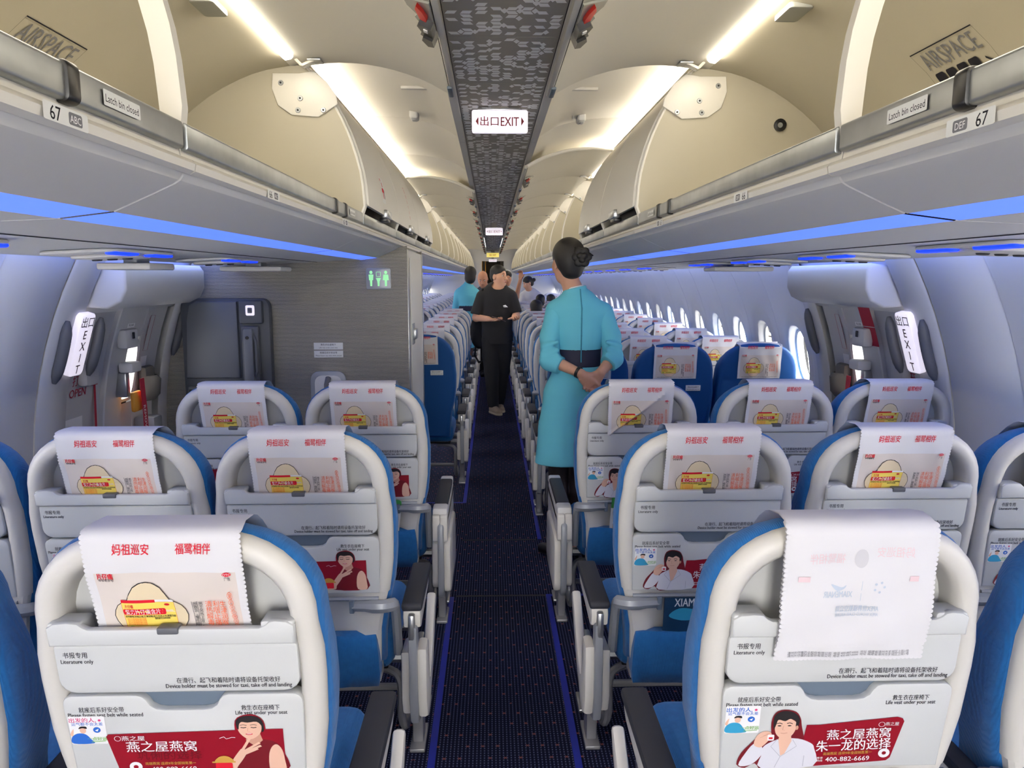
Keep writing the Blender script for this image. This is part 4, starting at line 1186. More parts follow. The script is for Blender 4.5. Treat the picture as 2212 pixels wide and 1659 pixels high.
def tarm(s):
    g = G(s, xf=SH)
    g.tube(cr([(.125, .0, .607), (.20, -.004, .606), (.226, .004, .605), (.236, .022, .600), (.238, .055, .575), (.238, .075, .50), (.238, .085, .40)], 4), [.017] * 3 + [.021] * 10 + [.015] * 12, 'arm_grey', 8, 1.0)
    g.box(.116, .130, -.016, .018, .588, .628, 'latch_slate', .003); return g.mesh('tray_arm')
SM['tray_arm_l'], SM['tray_arm_r'] = tarm(-1), tarm(1)
g = G(xf=SH)                                           # upholstered back
R = []
for ins, zt, y, zb in ((.050, 1.09, .066, .43), (.042, 1.098, .060, .42), (.006, 1.130, .028, .41), (-.003, 1.136, .034, .405), (-.007, 1.1385, .048, .40), (-.008, 1.135, .070, .40), (-.004, 1.125, .095, .40), (.006, 1.112, .120, .40), (.024, 1.088, .145, .41), (.06, 1.05, .158, .44)):
    zt -= 0
    R.append([(x, y + (.05 * max(0, min(1, (.95 - z) / .25)) if y > .11 else 0), z) for x, z in outline(ins, zb, zt + ins)])
g.loft(R, 'fabric_blue'); SM['backrest'] = g.mesh('backrest', 60)
g = G(); g.box(-.226, .226, .16, .60, .345, .475, 'fabric_blue', .045, 4); SM['seat_cushion'] = g.mesh('seat_cushion', 60)
g = G()
for y in (.30, .52): g.tube([(-.26, y, .325), (.26, y, .325)], .020, 'metal', 8)
g.box(-.20, .20, .22, .60, .325, .350, 'black_plastic', .006); SM['seat_beam'] = g.mesh('seat_beam')

# armrests: sx = +1 puts the armrest on the +x side
def arm(s, kind):
    g = G(s); a = .288
    if kind == 'tray':                                  # solid armrest that holds a folding table
        g.box(a - .03, a + .03, .14, .66, .20 + .30, .555, 'shell_white', .012)
        g.prism(rr(.14, .66, .30, .54, .02, 4, .05), 'x', a - .026, a + .030, 'shell_white', .008)
        g.box(a - .032, a + .032, .13, .21, .548, .585, 'cabin_white', .010); g.box(a - .030, a + .030, .60, .67, .545, .583, 'cabin_white', .010)
        for x in (-.020, .012): g.prism(rr(.115, .16, .44, .56, .012), 'x', a + x - .012, a + x + .020, 'shell_white', .006)
    else:
        if kind == 'mid': a = .2565
        w = .020 if kind == 'mid' else .026
        g.prism([(.115, .545), (.125, .512), (.15, .50), (.40, .528), (.43, .545), (.435, .562), (.12, .565)], 'x', a - w, a + w, 'shell_white', .006)
        g.box(a - .010, a + .010, .098, .13, .48, .56, 'metal', .006)
    return g.mesh('armrest')
def pad(s, kind):
    g = G(s); a = .288
    if kind == 'tray': g.box(a - .029, a + .029, .205, .605, .560, .586, 'pad_dark', .008)
    else:
        if kind == 'mid': a = .2565
        w = .022 if kind == 'mid' else .031
        g.prism(rr(.115, .45, .562, .590, .012), 'x', a - w, a + w, 'pad_dark', .009)
    return g.mesh('armrest_pad')
def bay(s, kind):
    g = G(s); a = .292
    plate = [(.115, .445), (.108, .40), (.112, .28), (.135, .215), (.175, .195), (.22, .205), (.33, .275), (.47, .40), (.50, .455), (.485, .462), (.42, .415), (.33, .335), (.25, .285), (.215, .30), (.20, .36), (.195, .42), (.185, .448)]
    inner = [(.125, .43), (.12, .28), (.145, .22), (.19, .205), (.24, .26), (.24, .42)]
    if kind == 'tray':
        plate = rr(.125, .56, .20, .45, .05); inner = rr(.125, .56, .22, .44, .05)
    g.prism(plate, 'x', a + .008, a + .040, 'shell_white', .010)
    g.prism(inner, 'x', a - .040, a - .012, 'shell_white', .008)
    band = [(.100, .52), (.098, .40), (.102, .27), (.128, .198), (.175, .178), (.22, .19), (.22, .24), (.17, .25), (.155, .30), (.15, .40), (.15, .52)]
    if kind == 'tray': band = rr(.105, .50, .185, .54, .05)
    g.prism(band, 'x', a - .014, a + .012, 'arm_grey', .006)
    return g.mesh('end_panel')
for s_, n_ in ((1, 'r'), (-1, 'l')):
    for k_ in ('plain', 'tray', 'mid'):
        SM['arm_%s_%s' % (k_, n_)] = arm(s_, k_); SM['pad_%s_%s' % (k_, n_)] = pad(s_, k_); SM['bay_%s_%s' % (k_, n_)] = bay(s_, k_)
    g = G(s_)
    g.prism([(.27, .30), (.29, .20), (.31, .012), (.38, .012), (.36, .20), (.35, .30)], 'x', .262, .298, 'tube_grey', .006); g.box(.255, .305, .27, .42, .0, .014, 'tube_grey', .004)
    g.prism([(.30, .32), (.48, .32), (.54, .012), (.48, .012), (.44, .28), (.32, .28)], 'x', .268, .292, 'metal', .006); g.box(.258, .302, .48, .60, .0, .014, 'metal', .004)
    SM['leg_' + n_] = g.mesh('leg')
    g = G(s_)
    g.tube(cr([(.10, .30, .30), (.20, .26, .30), (.235, .24, .27), (.235, .25, .15), (.235, .34, .055), (.235, .46, .05), (.225, .52, .075), (.18, .53, .085), (-.20, .53, .085)], 4), .0135, 'tube_grey', 8)
    SM['baggage_bar_' + n_] = g.mesh('baggage_bar')

g = G(); g.prism([(.27, .30), (.29, .20), (.31, .012), (.38, .012), (.36, .20), (.35, .30)], 'x', -.02, .02, 'tube_grey', .006); g.box(-.03, .03, .27, .42, .0, .014, 'tube_grey', .004); SM['leg_in'] = g.mesh('leg')

# ---- headrest covers
FR = [(.170, .97), (.165, 1.05), (.152, 1.085), (.124, 1.114), (.098, 1.133)]       # over the front and the crest
def cover_mesh(kind):
    rear = {'tucked': [(.066, 1.1430), (.040, 1.1425), (.016, 1.1410), (.000, 1.1370), (-.007, 1.127), (-.0075, 1.095), (-.006, 1.06), (-.001, 1.02), (.008, .97), (.012, .93)],
            'free': [(.066, 1.153), (.040, 1.162), (.016, 1.163), (.0, 1.155), (-.008, 1.135), (-.009, 1.05), (-.008, .945)],
            'flip': [(.066, 1.149), (.040, 1.148), (.016, 1.146), (-.004, 1.140), (-.012, 1.126), (-.020, 1.03), (-.0225, .97), (-.0215, .918)],
            'flip_in': [(.066, 1.1465), (.040, 1.1455), (.016, 1.143), (-.001, 1.1375), (-.008, 1.125), (-.014, 1.03), (-.018, .97), (-.016, .890)],
            'fold': [(.066, 1.1475), (.040, 1.1465), (.016, 1.144), (-.002, 1.1385), (-.009, 1.125), (-.018, 1.03), (-.022, .97), (-.021, .925)]}[kind]
    dz = .025 if kind == 'free' else 0.0
    zz = [p[1] for p in rear][::-1]; yy = [p[0] for p in rear][::-1]
    ztuck = [.93, .97, 1.02, 1.06, 1.095, 1.127, 1.137, 1.141, 1.143]; ytuck = [.012, .008, -.001, -.006, -.0075, -.007, .000, .016, .066]
    W = .127
    rg = random.Random(11)
    ph = [rg.uniform(0, 6) for _ in range(6)]
    def wr(u, v): return .0016 * (math.sin(u * 70 + v * 25 + ph[0]) + math.sin(u * 31 - v * 60 + ph[1])) * max(.15, min(1.0, (1.130 - v) / .05))
    def fn(u, v, o):
        y = float(np.interp(v, zz, yy))
        if kind == 'fold':                              # the lower right part is tucked, the left hangs out
            f = .105 - (1.105 - v) * 1.25
            t = max(0.0, min(1.0, (u - f) / .03 + .3)); t = t * t * (3 - 2 * t)
            y = y * (1 - t) + float(np.interp(v, ztuck, ytuck)) * t - .012 * math.exp(-((u - f) / .014) ** 2) * (1 if v < 1.10 else 0)
        x = u * (1 + (.012 if kind != 'tucked' else -.02) * (1.14 - v) / .2 * .4)
        return (x, y - o + wr(u, v) * (.5 if kind == 'tucked' and v < .99 else 1), v)
    g = G(xf=SH)
    nc, nz = (54, 34) if kind == 'fold' else (18, 10)
    us = [-W, -.117] + [-.117 + .234 * i / nc for i in range(1, nc)] + [.117, W]
    vs = [p[1] for p in rear[1:5]] + [1.116, 1.105, 1.09, 1.078 + dz / 2, 1.065 + dz] if kind != 'free' else [p[1] for p in rear[1:5]] + [1.12, 1.105, 1.086]
    zb = rear[-1][1]
    v9 = vs[-1]; vs += [v9 - (v9 - zb) * i / nz for i in range(1, nz + 1)]
    vs[-1] = zb
    if kind == 'fold':
        def bot(u): return zb if u > .02 else zb - .012 * (.02 - u) / .149
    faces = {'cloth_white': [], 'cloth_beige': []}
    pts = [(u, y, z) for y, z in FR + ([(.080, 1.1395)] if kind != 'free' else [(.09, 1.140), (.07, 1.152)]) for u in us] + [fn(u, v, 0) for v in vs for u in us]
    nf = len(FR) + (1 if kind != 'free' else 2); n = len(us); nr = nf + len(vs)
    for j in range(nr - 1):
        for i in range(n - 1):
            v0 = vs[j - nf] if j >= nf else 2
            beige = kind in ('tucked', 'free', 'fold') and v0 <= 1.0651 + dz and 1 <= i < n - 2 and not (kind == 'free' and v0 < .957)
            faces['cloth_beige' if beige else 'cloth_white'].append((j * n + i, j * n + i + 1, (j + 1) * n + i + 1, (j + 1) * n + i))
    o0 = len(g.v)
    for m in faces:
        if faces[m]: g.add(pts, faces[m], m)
    # scalloped edging
    D_ = Decal()
    v = 1.138 if kind != 'free' else 1.15
    while v > zb:
        for s in (-1, 1): D_.ell(s * W, v, .0046, .0044, 'cloth_white', 8)
        v -= .0085
    if kind in ('free', 'flip', 'flip_in', 'fold'):
        u = -W
        while u < W: D_.ell(u, zb, .0042, .0036, 'cloth_white', 8); u += .0075
    g.decal(D_, fn, .0003, 0)
    if kind.startswith('flip'):
        D_ = Decal(); f = 'ink_faint_blue'
        if kind == 'flip':
            D_.text('妈祖巡安', .058, 1.092, .020, 'ink_faint_red', flip=True, w=.062); D_.text('福鹭相伴', -.058, 1.082, .020, 'ink_faint_red', flip=True, w=.062); 
            D_.ell(.0, 1.082, .012, .017, 'ink_faint_grey')
            D_.text('XIAMENAIR', -.036, 1.018, .016, f, flip=True, w=.050, bold=.02); D_.smooth([(-.048, 1.036), (-.030, 1.030), (-.022, 1.034), (-.026, 1.027), (-.038, 1.024)], f)
            D_.line([(.004, 1.005), (.004, 1.042)], .0008, f)
            for a in range(5): D_.ell(.034 + .009 * math.cos(a * 1.2), 1.030 + .009 * math.sin(a * 1.2), .0026, .0026, f, 5)
            D_.text('APEX世界级航空公司', .0, .990, .013, f, flip=True, w=.074, bold=.02); D_.text('APEX WORLD CLASS AIRLINE', .0, .979, .009, f, flip=True, w=.074)
            D_.rect(-.105, -.085, 1.040, 1.050, 'ink_faint_red'); D_.rect(.085, .100, 1.040, 1.050, 'ink_faint_red')
        else:
            for j in range(2): D_.text('漳州片仔癀药业股份有限公司  电话 400-887-6666  地址 福建省漳州市芗城区上街1号', .0, .9015 - .0052 * j, .006, 'ink_grey', w=.215)
        g.decal(D_, fn, .0006)
        return g.mesh('headrest_cover', 60)
    D_ = Decal()
    P_ = Decal()
    P_.text('妈祖巡安', -.0475, 1.1015, .0205, 'ink_red', w=.058, bold=.015, shear=.12); P_.text('福鹭相伴', .0505, 1.1015, .0205, 'ink_red', w=.056, bold=.015, shear=.12)
    P_.text('片仔癀', -.095, 1.058, .0125, 'ink_red', w=.026, bold=.04); P_.text('中华老字号', -.0945, 1.0505, .0065, 'ink_black', w=.024, bold=.03)
    P_.ell(.100, 1.0605, .0072, .0038, 'ink_red', 14); P_.text('OTC', .100, 1.0605, .0058, 'cloth_white', bold=.02); P_.text('广告', .100, 1.0515, .0085, 'ink_black', w=.010)
    cx, cz = -.034, .9995
    P = [(.0, .0455), (.022, .040), (.034, .027), (.0375, .0255), (.052, .018), (.060, .0), (.053, -.019), (.037, -.0275), (.034, -.029), (.022, -.041), (.0, -.046)]
    fl = [(cx + a, cz + b) for a, b in P] + [(cx - a, cz + b) for a, b in P[1:-1][::-1]]
    fl = [p[:2] for p in cr([(a, b, 0) for a, b in fl], 2, True)]
    P_.poly(fl, 'ink_cream'); P_.line(fl, .0011, 'ink_black', True)
    P_.poly([(a, b) for a, b in fl if b < cz - .018], 'ink_peach')
    bx0, bx1, bz0, bz1 = -.084, .006, .972, 1.0235
    bx0 = -.079
    P_.rect(bx0, bx1, bz0, bz1, 'ink_yellow'); P_.line([(bx0, bz0), (bx1, bz0), (bx1, bz1), (bx0, bz1)], .0009, 'ink_red', True)
    P_.rect(bx0, -.024, bz1 - .0012, bz1 + .0025, 'ink_red'); P_.rect(-.024, bx1, bz1, bz1 + .0026, 'ink_white')
    P_.text('片仔癀', bx0 + .012, 1.0160, .0075, 'ink_red', w=.014, bold=.03); P_.ell(-.006, 1.0185, .0045, .0022, 'ink_red', 10)
    P_.poly(rr(bx0 + .0005, -.010, 1.0005, 1.0115, .003), 'ink_red'); P_.text('复方片仔癀含片', bx0 + .032, 1.0060, .0105, 'ink_white', w=.056, bold=.015); P_.line([(-.016, 1.009), (-.013, 1.007), (-.016, 1.004)], .0008, 'ink_yellow')
    P_.text('清热解毒,利咽止痛,生津润喉,用于风热上攻,肺胃热盛', bx0 + .0425, .9975, .0042, 'ink_black', w=.082, bold=.02)
    P_.text('国药准字Z10950008', -.018, .9935, .0045, 'ink_black', w=.024, bold=.02)
    for j in range(4): P_.text('成份:片仔癀,薄荷脑,辅料为蔗糖', bx0 + .019, .9930 - .0032 * j, .0032, 'ink_orange', w=.031)
    P_.rect(bx0 + .006, bx0 + .012, .9745, .9805, 'ink_green'); P_.text('漳州片仔癀药业股份有限公司', -.036, .9775, .005, 'ink_black', w=.036, bold=.02)
    for j, t in enumerate(('所致急、慢性咽喉炎', '用于风热上攻、肺胃热盛')):
        P_.text(t, .0405 + .0088 * j, 1.0195, .0066, 'ink_black', vert=True, track=.92, bold=.01); P_.line([(.0360 + .0088 * j, 1.024), (.0375 + .0088 * j, .960)], .0007, 'ink_black')
    for j, t in enumerate(('清热解毒', '利咽止痛', '生津润喉')): P_.text(t, .0625 + .0120 * j, 1.0185, .0115, 'ink_orange', vert=True, track=.92)
    for i, ch in enumerate('复方片仔癀含片'):
        P_.line(ell(.1005 + .0008 * i, 1.0300 - .0082 * i, .0042, .0042, 10), .0006, 'ink_orange', True); P_.text(ch, .1005 + .0008 * i, 1.0300 - .0082 * i, .0064, 'ink_orange')
    zo = [.90, .9535, .972, 1.0235, 1.045, 1.0605, 1.1015, 1.14]; zn = [.868, .930, .950, 1.009, 1.047, 1.0615, 1.1095, 1.146]
    P_.warp(lambda a, b: (a * 1.03, float(np.interp(b, zo, zn)) + dz)); D_.items += P_.items
    if kind == 'free': D_.text('漳州片仔癀药业股份有限公司  电话 400-887-6666  地址 福建省漳州市芗城区上街1号', .0, .952, .005, 'ink_black', w=.215, bold=.02)
    g.decal(D_, fn, .0016, cut=.006 if kind == 'fold' else .012)
    return g.mesh('headrest_cover', 60)
for k_ in ('tucked', 'free', 'flip', 'flip_in', 'fold'): SM['cover_' + k_] = cover_mesh(k_)

# plain blue seat back of the row ahead of the doors
g = G(xf=SH)
R = []
for ins, zt, y, zb in ((.03, 1.125, .004, .43), (.012, 1.142, .000, .41), (.002, 1.152, .008, .40), (-.004, 1.157, .03, .40), (-.004, 1.15, .06, .40)):
    R.append([(x, y - (.004 if z > .6 else 0), z) for x, z in outline(ins, zb, zt + ins)])
g.loft(R, 'leather_blue'); SM['back_cover'] = g.mesh('back_cover', 60)
g = G(xf=SH); g.box(.075, .165, -.008, 0, .865, .900, 'card_white', .002)
d = Decal(); d.text('救生衣在座椅下', .12, .889, .010, 'ink_black', bold=.01); d.text('Life vest under your seat', .12, .876, .008, 'ink_black', w=.076); g.decal(d, fw(-.008)); SM['placard'] = g.mesh('placard')

def put(name, mesh, parent, label=None):
    o = bpy.data.objects.new(name, mesh); COL.objects.link(o); o.parent = parent
    if label: o['label'] = label
    return o
def seat(x, y, side, col, label, kind='shell', ad='man', cover='tucked', detail=2, arms='plain'):
    """side -1/+1 of the aisle; col 0 aisle, 1 middle, 2 window"""
    r = empty('passenger_seat', (x, y, 0), label, 'airline seat', 'passenger seats')
    put('backrest', SM['backrest'], r); put('seat_cushion', SM['seat_cushion'], r)
    if kind == 'shell':
        put('back_shell', SM['back_shell'], r)
        l = put('pocket_ledge', SM['pocket_ledge'], r)
        if detail > 0:
            put('device_clip', SM['device_clip'], l, 'grey clip')
        put('literature_pocket', SM['literature_pocket'], r)
        t = put('tray_table', SM['tray_' + ad], r)
        put('tray_latch', SM['tray_latch'], t, 'slate grey recess')
        put('lower_shell', SM['lower_shell'], r)
        if detail > 0:
            put('tray_bar', SM['tray_bar'], r)
            put('tray_arm', SM['tray_arm_l'], r); put('tray_arm', SM['tray_arm_r'], r)
            put('seat_pouch', SM['seat_pouch'], r)
    else:
        put('back_cover', SM['back_cover'], r); put('placard', SM['placard'], r)
    put('headrest_cover', SM['cover_' + cover], r)
    if cover == 'flip': put('headrest_cover', SM['cover_flip_in'], r, 'lower edge of the turned over cover')
    n = 'l' if side > 0 else 'r'                      # towards the aisle
    if col == 0 or detail > 0:
        ak = arms if col == 0 else 'mid'
        a = put('armrest', SM['arm_%s_%s' % (ak, n)], r)
        put('armrest_pad', SM['pad_%s_%s' % (ak, n)], a, 'dark grey pad')
        if col == 0: put('end_panel', SM['bay_%s_%s' % (ak, n)], a)
    put('seat_beam', SM['seat_beam'], r)
    if col == 0:
        put('leg', SM['leg_' + n], r)
        if detail > 0: put('baggage_bar', SM['baggage_bar_' + n], r)
    elif col == 2: put('leg', SM['leg_in'], r)
    return r
CX = (.570, 1.082, 1.588)
CF = (.550, 1.070, 1.585)
SIDE = {-1: 'left', 1: 'right'}; CN = ('aisle seat', 'middle seat', 'window seat')
Y1, Y2, Y3 = 1.185, 1.98, 2.90
seat(-.585, Y1, -1, 0, 'nearest white-backed seat left of the aisle, red dress poster, headrest print in view', ad='woman')
seat(-1.165, Y1, -1, 1, 'nearest row seat cut off by the lower left corner of the photo', ad='bowl')
seat(.582, Y1, 1, 0, 'nearest seat right of the aisle with its headrest cover turned over, blank side out', cover='flip')
seat(1.16, Y1, 1, 1, 'nearest row seat cut off by the lower right corner of the photo')
for c in range(3):
    seat(-(CX[0], CX[1], 1.60)[c], Y2, -1, c, ('second row aisle seat left of the aisle with a red dress poster', 'second row middle seat on the left, poster half hidden by the nearest left seat', 'second row window seat cut off by the left edge of the photo')[c], ad=('woman', 'bowl', 'bowl')[c])
    seat((CX[0], 1.108, 1.607)[c], Y2, 1, c, ('second row aisle seat right of the aisle, white suit poster, magazine in its pouch', 'second row middle seat on the right, behind the seat with the blank cover', 'second row window seat cut off by the right edge of the photo')[c])
    if c < 2: seat(-CX[c] + .02, Y3, -1, c, ('third row aisle seat on the left in front of the grab handle', 'third row middle seat on the left in front of the crew jump seat')[c], ad=('woman', 'bowl')[c], arms='tray')
    seat((CX[0] - .015, 1.115, 1.605)[c], Y3, 1, c, ('third row aisle seat on the right with a crooked folded headrest cover', 'third row middle seat on the right in front of the plain blue-backed seats', 'third row window seat on the right by the right door')[c], arms='tray', cover='fold' if c == 0 else 'tucked')
YL, YR = 5.20, 4.42
for s, y0 in ((-1, YL), (1, YR)):
    for c in range(3):
        if s < 0 and c: continue
        seat(s * CF[c], y0, s, c, ('plain blue-backed aisle seat just past the grey partition' if s < 0 else ('plain blue-backed aisle seat partly hidden by the attendant', 'plain blue-backed middle seat right of the attendant', 'plain blue-backed seat by the right windows')[c]), kind='blue', cover='free')
    i = 1; y = y0 + .787
    while y < YF - 1.2:
        for c in range(3):
            if s < 0 and ((c == 1 and y < 9.3) or (c == 2 and y < 14)): continue
            seat(s * CF[c], y, s, c, '%s row ahead of the plain blue-backed seats, %s %s, white-backed' % (ORD[i - 1], SIDE[s], CN[c]), detail=1 if i < 5 else 0)
        i += 1; y += .787

# reading matter in the pouches
def reading(kind, x, y, label):
    g = G(xf=SH)
    if kind == 'magazine':
        g.box(-.075, .075, .002, .008, .43, .632, 'card_navy', .002); d = Decal(); d.text('XIAMENAIR', .02, .605, .038, 'ink_white', w=.17 if False else .13, bold=.02)
        d.smooth([(-.06, .56), (-.03, .585), (.02, .58), (.06, .56), (.03, .55), (-.02, .545)], 'ink_teal'); g.decal(d, fw(.002))
    else:
        g.prism(rr(-.05, .05, .43, .655, .012), 'y', -.004, -.001, 'card_white', .0)
        d = Decal(); d.poly(rr(-.05, .05, .60, .655, .012, 4, .002), 'card_green'); d.text('安全须知', .0, .622, .018, 'ink_white', bold=.02); d.text('XIAMENAIR', .0, .643, .011, 'ink_white')
        for j in range(2):
            for k in range(2): d.rect(-.038 + .04 * k, -.006 + .04 * k, .538 - .035 * j, .566 - .035 * j, 'card_tan', .003)
        d.line([(-.035, .588), (.035, .588)], .003, 'ink_grey'); g.decal(d, fw(-.004))
    o = g.build('magazine' if kind == 'magazine' else 'safety_card'); o.location = (x, y, 0)
    return tag(o, label, 'magazine' if kind == 'magazine' else 'safety card', 'reading matter in seat pouches')
o = reading('magazine', CX[0] - .03, Y2, 'dark blue magazine in the pouch of the second row right aisle seat')
o = reading('card', CX[0] + .07, Y2, 'green-topped safety card beside the dark blue magazine, right of the aisle'); o.rotation_euler = (0, .14, 0); o.location.x -= .08
o = reading('card', CX[0] - .09, Y3, 'green-topped safety card in the third row right aisle seat pouch'); o.rotation_euler = (0, .04, 0)
o = reading('card', -CX[0] + .10, Y3, 'green-topped safety card in the third row left aisle seat pouch'); o.rotation_euler = (0, .12, 0); o.location.x -= .07
o = reading('magazine', -CX[2] + .06, Y2, 'dark magazine in the seat pouch at the left edge of the photo')
# ------------------------------------------------------------------ people: smooth implicit bodies turned into one continuous surface
mat('skin', (206, 156, 128), 0.55, noise=(30, 0.04))
mat('skin_tan', (186, 132, 104), 0.55, noise=(30, 0.04))
mat('lips', (160, 92, 84), 0.5)
mat('hair_black', (20, 17, 17), 0.58, bump=('noise', 60, 0.25))
mat('hair_grey', (150, 128, 110), 0.6)
mat('eye_white', (232, 230, 226), 0.3)
mat('eye_dark', (28, 22, 20), 0.2)
mat('dress_turquoise', (106, 194, 214), 0.75, bump=('noise', 16, 0.5), spec=0.2)
mat('dress_trim', (226, 230, 232), 0.7)
mat('dress_seam', (52, 132, 154), 0.8)
mat('sash_navy', (22, 26, 52), 0.7, bump=('noise', 30, 0.2))
mat('stocking', (44, 32, 30), 0.6)
mat('shoe_black', (20, 20, 22), 0.3)
mat('tee_black', (24, 24, 27), 0.85, bump=('noise', 14, 0.6))
mat('trouser_black', (17, 17, 20), 0.85, bump=('noise', 9, 0.6))
mat('shoe_taupe', (150, 134, 116), 0.8)
mat('sole_taupe', (176, 162, 142), 0.7)
mat('shirt_navy', (30, 38, 60), 0.8)
mat('shirt_white', (222, 222, 224), 0.8)
mat('shirt_grey', (168, 176, 182), 0.8)
mat('phone_dark', (70, 34, 34), 0.3)

class SDF:
    def __init__(s): s.p = []; s.cut = []
    def cone(s, a, b, r1, r2, k=.02, sq=None, neg=False): s.p.append(('c', np.array(a, float), np.array(b, float), r1, r2, k, sq, neg)); return s
    def chain(s, pts, rs, k=.02, sq=None):
        for i in range(len(pts) - 1): s.cone(pts[i], pts[i + 1], rs[i], rs[i + 1], k, sq)
        return s
    def ell(s, c, r, k=.02, M=None, neg=False): s.p.append(('e', np.array(c, float), np.array(r, float), M, None, k, None, neg)); return s
    def plane(s, pt, n, bbox=None):
        """keep only the side the normal points away from"""
        s.cut.append((np.array(pt, float), np.array(n, float) / np.linalg.norm(n), bbox)); return s
    def copy(s):
        q = SDF(); q.p = list(s.p); q.cut = list(s.cut); return q
    def grow(s, d):
        q = SDF(); q.cut = list(s.cut)
        for t in s.p:
            t = list(t)
            if t[0] == 'c': t[3] += d; t[4] += d
            else: t[2] = t[2] + d
            q.p.append(tuple(t))
        return q
    def mesh(s, h):
        lo, hi = np.full(3, 1e9), np.full(3, -1e9)
        for t in s.p:
            if t[7]: continue
            if t[0] == 'c': r = max(t[3], t[4]); pts = (t[1] - r, t[2] - r, t[1] + r, t[2] + r)
            else: r = t[2].max(); pts = (t[1] - r, t[1] + r)
            for q in pts: lo = np.minimum(lo, q); hi = np.maximum(hi, q)
        lo -= 3 * h; hi += 3 * h
        n = np.ceil((hi - lo) / h).astype(int) + 1
        ax = [lo[i] + h * np.arange(n[i]) for i in range(3)]
        V = np.full(n, 0.2, np.float32)
        for t in s.p:
            k = t[5]
            if t[0] == 'c': r = max(t[3], t[4]); a = np.minimum(t[1], t[2]) - r; b = np.maximum(t[1], t[2]) + r
            else: r = t[2].max(); a = t[1] - r; b = t[1] + r
            m = k + 2.5 * h
            i0 = np.clip(np.floor((a - m - lo) / h).astype(int), 0, n - 1); i1 = np.clip(np.ceil((b + m - lo) / h).astype(int) + 1, 1, n)
            X, Y, Z = np.meshgrid(ax[0][i0[0]:i1[0]], ax[1][i0[1]:i1[1]], ax[2][i0[2]:i1[2]], indexing='ij', sparse=True)
            if t[0] == 'c':
                A, B = t[1], t[2]; BA = B - A
                px, py, pz = X - A[0], Y - A[1], Z - A[2]
                L2 = max(BA @ BA, 1e-12)
                w = np.clip((px * BA[0] + py * BA[1] + pz * BA[2]) / L2, 0, 1)
                qx, qy, qz = px - w * BA[0], py - w * BA[1], pz - w * BA[2]
                if t[6] is not None:
                    u, f = t[6]; u = np.array(u, float); e = (qx * u[0] + qy * u[1] + qz * u[2]) * (1 / f - 1)
                    qx, qy, qz = qx + u[0] * e, qy + u[1] * e, qz + u[2] * e
                d = np.sqrt(qx * qx + qy * qy + qz * qz) - (t[3] + (t[4] - t[3]) * w)
                if t[6] is not None: d = d * (0.5 + 0.5 * min(1, t[6][1]))
            else:
                px, py, pz = X - t[1][0], Y - t[1][1], Z - t[1][2]
                if t[3] is not None:
                    M = t[3]; px, py, pz = (M[0][0] * px + M[0][1] * py + M[0][2] * pz, M[1][0] * px + M[1][1] * py + M[1][2] * pz, M[2][0] * px + M[2][1] * py + M[2][2] * pz)
                r = t[2]
                k0 = np.sqrt((px / r[0]) ** 2 + (py / r[1]) ** 2 + (pz / r[2]) ** 2)
                k1 = np.sqrt((px / r[0] ** 2) ** 2 + (py / r[1] ** 2) ** 2 + (pz / r[2] ** 2) ** 2) + 1e-9
                d = k0 * (k0 - 1) / k1
            d = d.astype(np.float32)
            S = V[i0[0]:i1[0], i0[1]:i1[1], i0[2]:i1[2]]
            if t[7]:
                q = np.clip(.5 - .5 * (S + d) / k, 0, 1); S[...] = S * (1 - q) - d * q + k * q * (1 - q)
            else:
                q = np.clip(.5 + .5 * (S - d) / k, 0, 1); S[...] = S * (1 - q) + d * q - k * q * (1 - q)
        for pt, nn, bb in s.cut:
            X, Y, Z = np.meshgrid(*ax, indexing='ij', sparse=True)
            d = ((X - pt[0]) * nn[0] + (Y - pt[1]) * nn[1] + (Z - pt[2]) * nn[2]).astype(np.float32)
            if bb is not None:
                ins = (X > bb[0]) & (X < bb[1]) & (Y > bb[2]) & (Y < bb[3]) & (Z > bb[4]) & (Z < bb[5])
                V = np.where(ins, np.maximum(V, d), V)
            else: V = np.maximum(V, d)
        # surface nets
        c = [V[i:n[0] - 1 + i, j:n[1] - 1 + j, k:n[2] - 1 + k] for i in (0, 1) for j in (0, 1) for k in (0, 1)]
        offs = [(i, j, k) for i in (0, 1) for j in (0, 1) for k in (0, 1)]
        mask = np.zeros(c[0].shape, np.uint8)
        for q in c: mask += (q < 0)
        cells = np.argwhere((mask > 0) & (mask < 8))
        if not len(cells): return np.zeros((0, 3)), []
        idx = -np.ones(c[0].shape, np.int64); idx[tuple(cells.T)] = np.arange(len(cells))
        val = np.stack([q[tuple(cells.T)] for q in c], 1)
        acc = np.zeros((len(cells), 3)); cnt = np.zeros(len(cells))
        for a in range(8):
            for b in range(a + 1, 8):
                if sum(abs(offs[a][q] - offs[b][q]) for q in range(3)) != 1: continue
                va, vb = val[:, a], val[:, b]; x = (va < 0) != (vb < 0)
                tt = np.where(x, va / np.where(x, va - vb, 1), 0)
                p = np.array(offs[a]) + tt[:, None] * (np.array(offs[b]) - np.array(offs[a]))
                acc[x] += p[x]; cnt[x] += 1
        verts = lo + h * (cells + acc / cnt[:, None])
        F = []
        sg = V < 0
        for axis in range(3):
            o1, o2 = [(1, 2), (2, 0), (0, 1)][axis]
            sl0 = [slice(1, n[q] - 1) for q in range(3)]; sl1 = list(sl0)
            sl0[axis] = slice(0, n[axis] - 1); sl1[axis] = slice(1, n[axis])
            e = np.argwhere(sg[tuple(sl0)] != sg[tuple(sl1)])
            if not len(e): continue
            base = e + np.array([0 if q == axis else 1 for q in range(3)])
            d1 = np.zeros(3, int); d1[o1] = 1; d2 = np.zeros(3, int); d2[o2] = 1
            q = np.stack([idx[tuple((base - a).T)] for a in (d1 * 0, d1, d1 + d2, d2)], 1)
            flip = sg[tuple(base.T)]
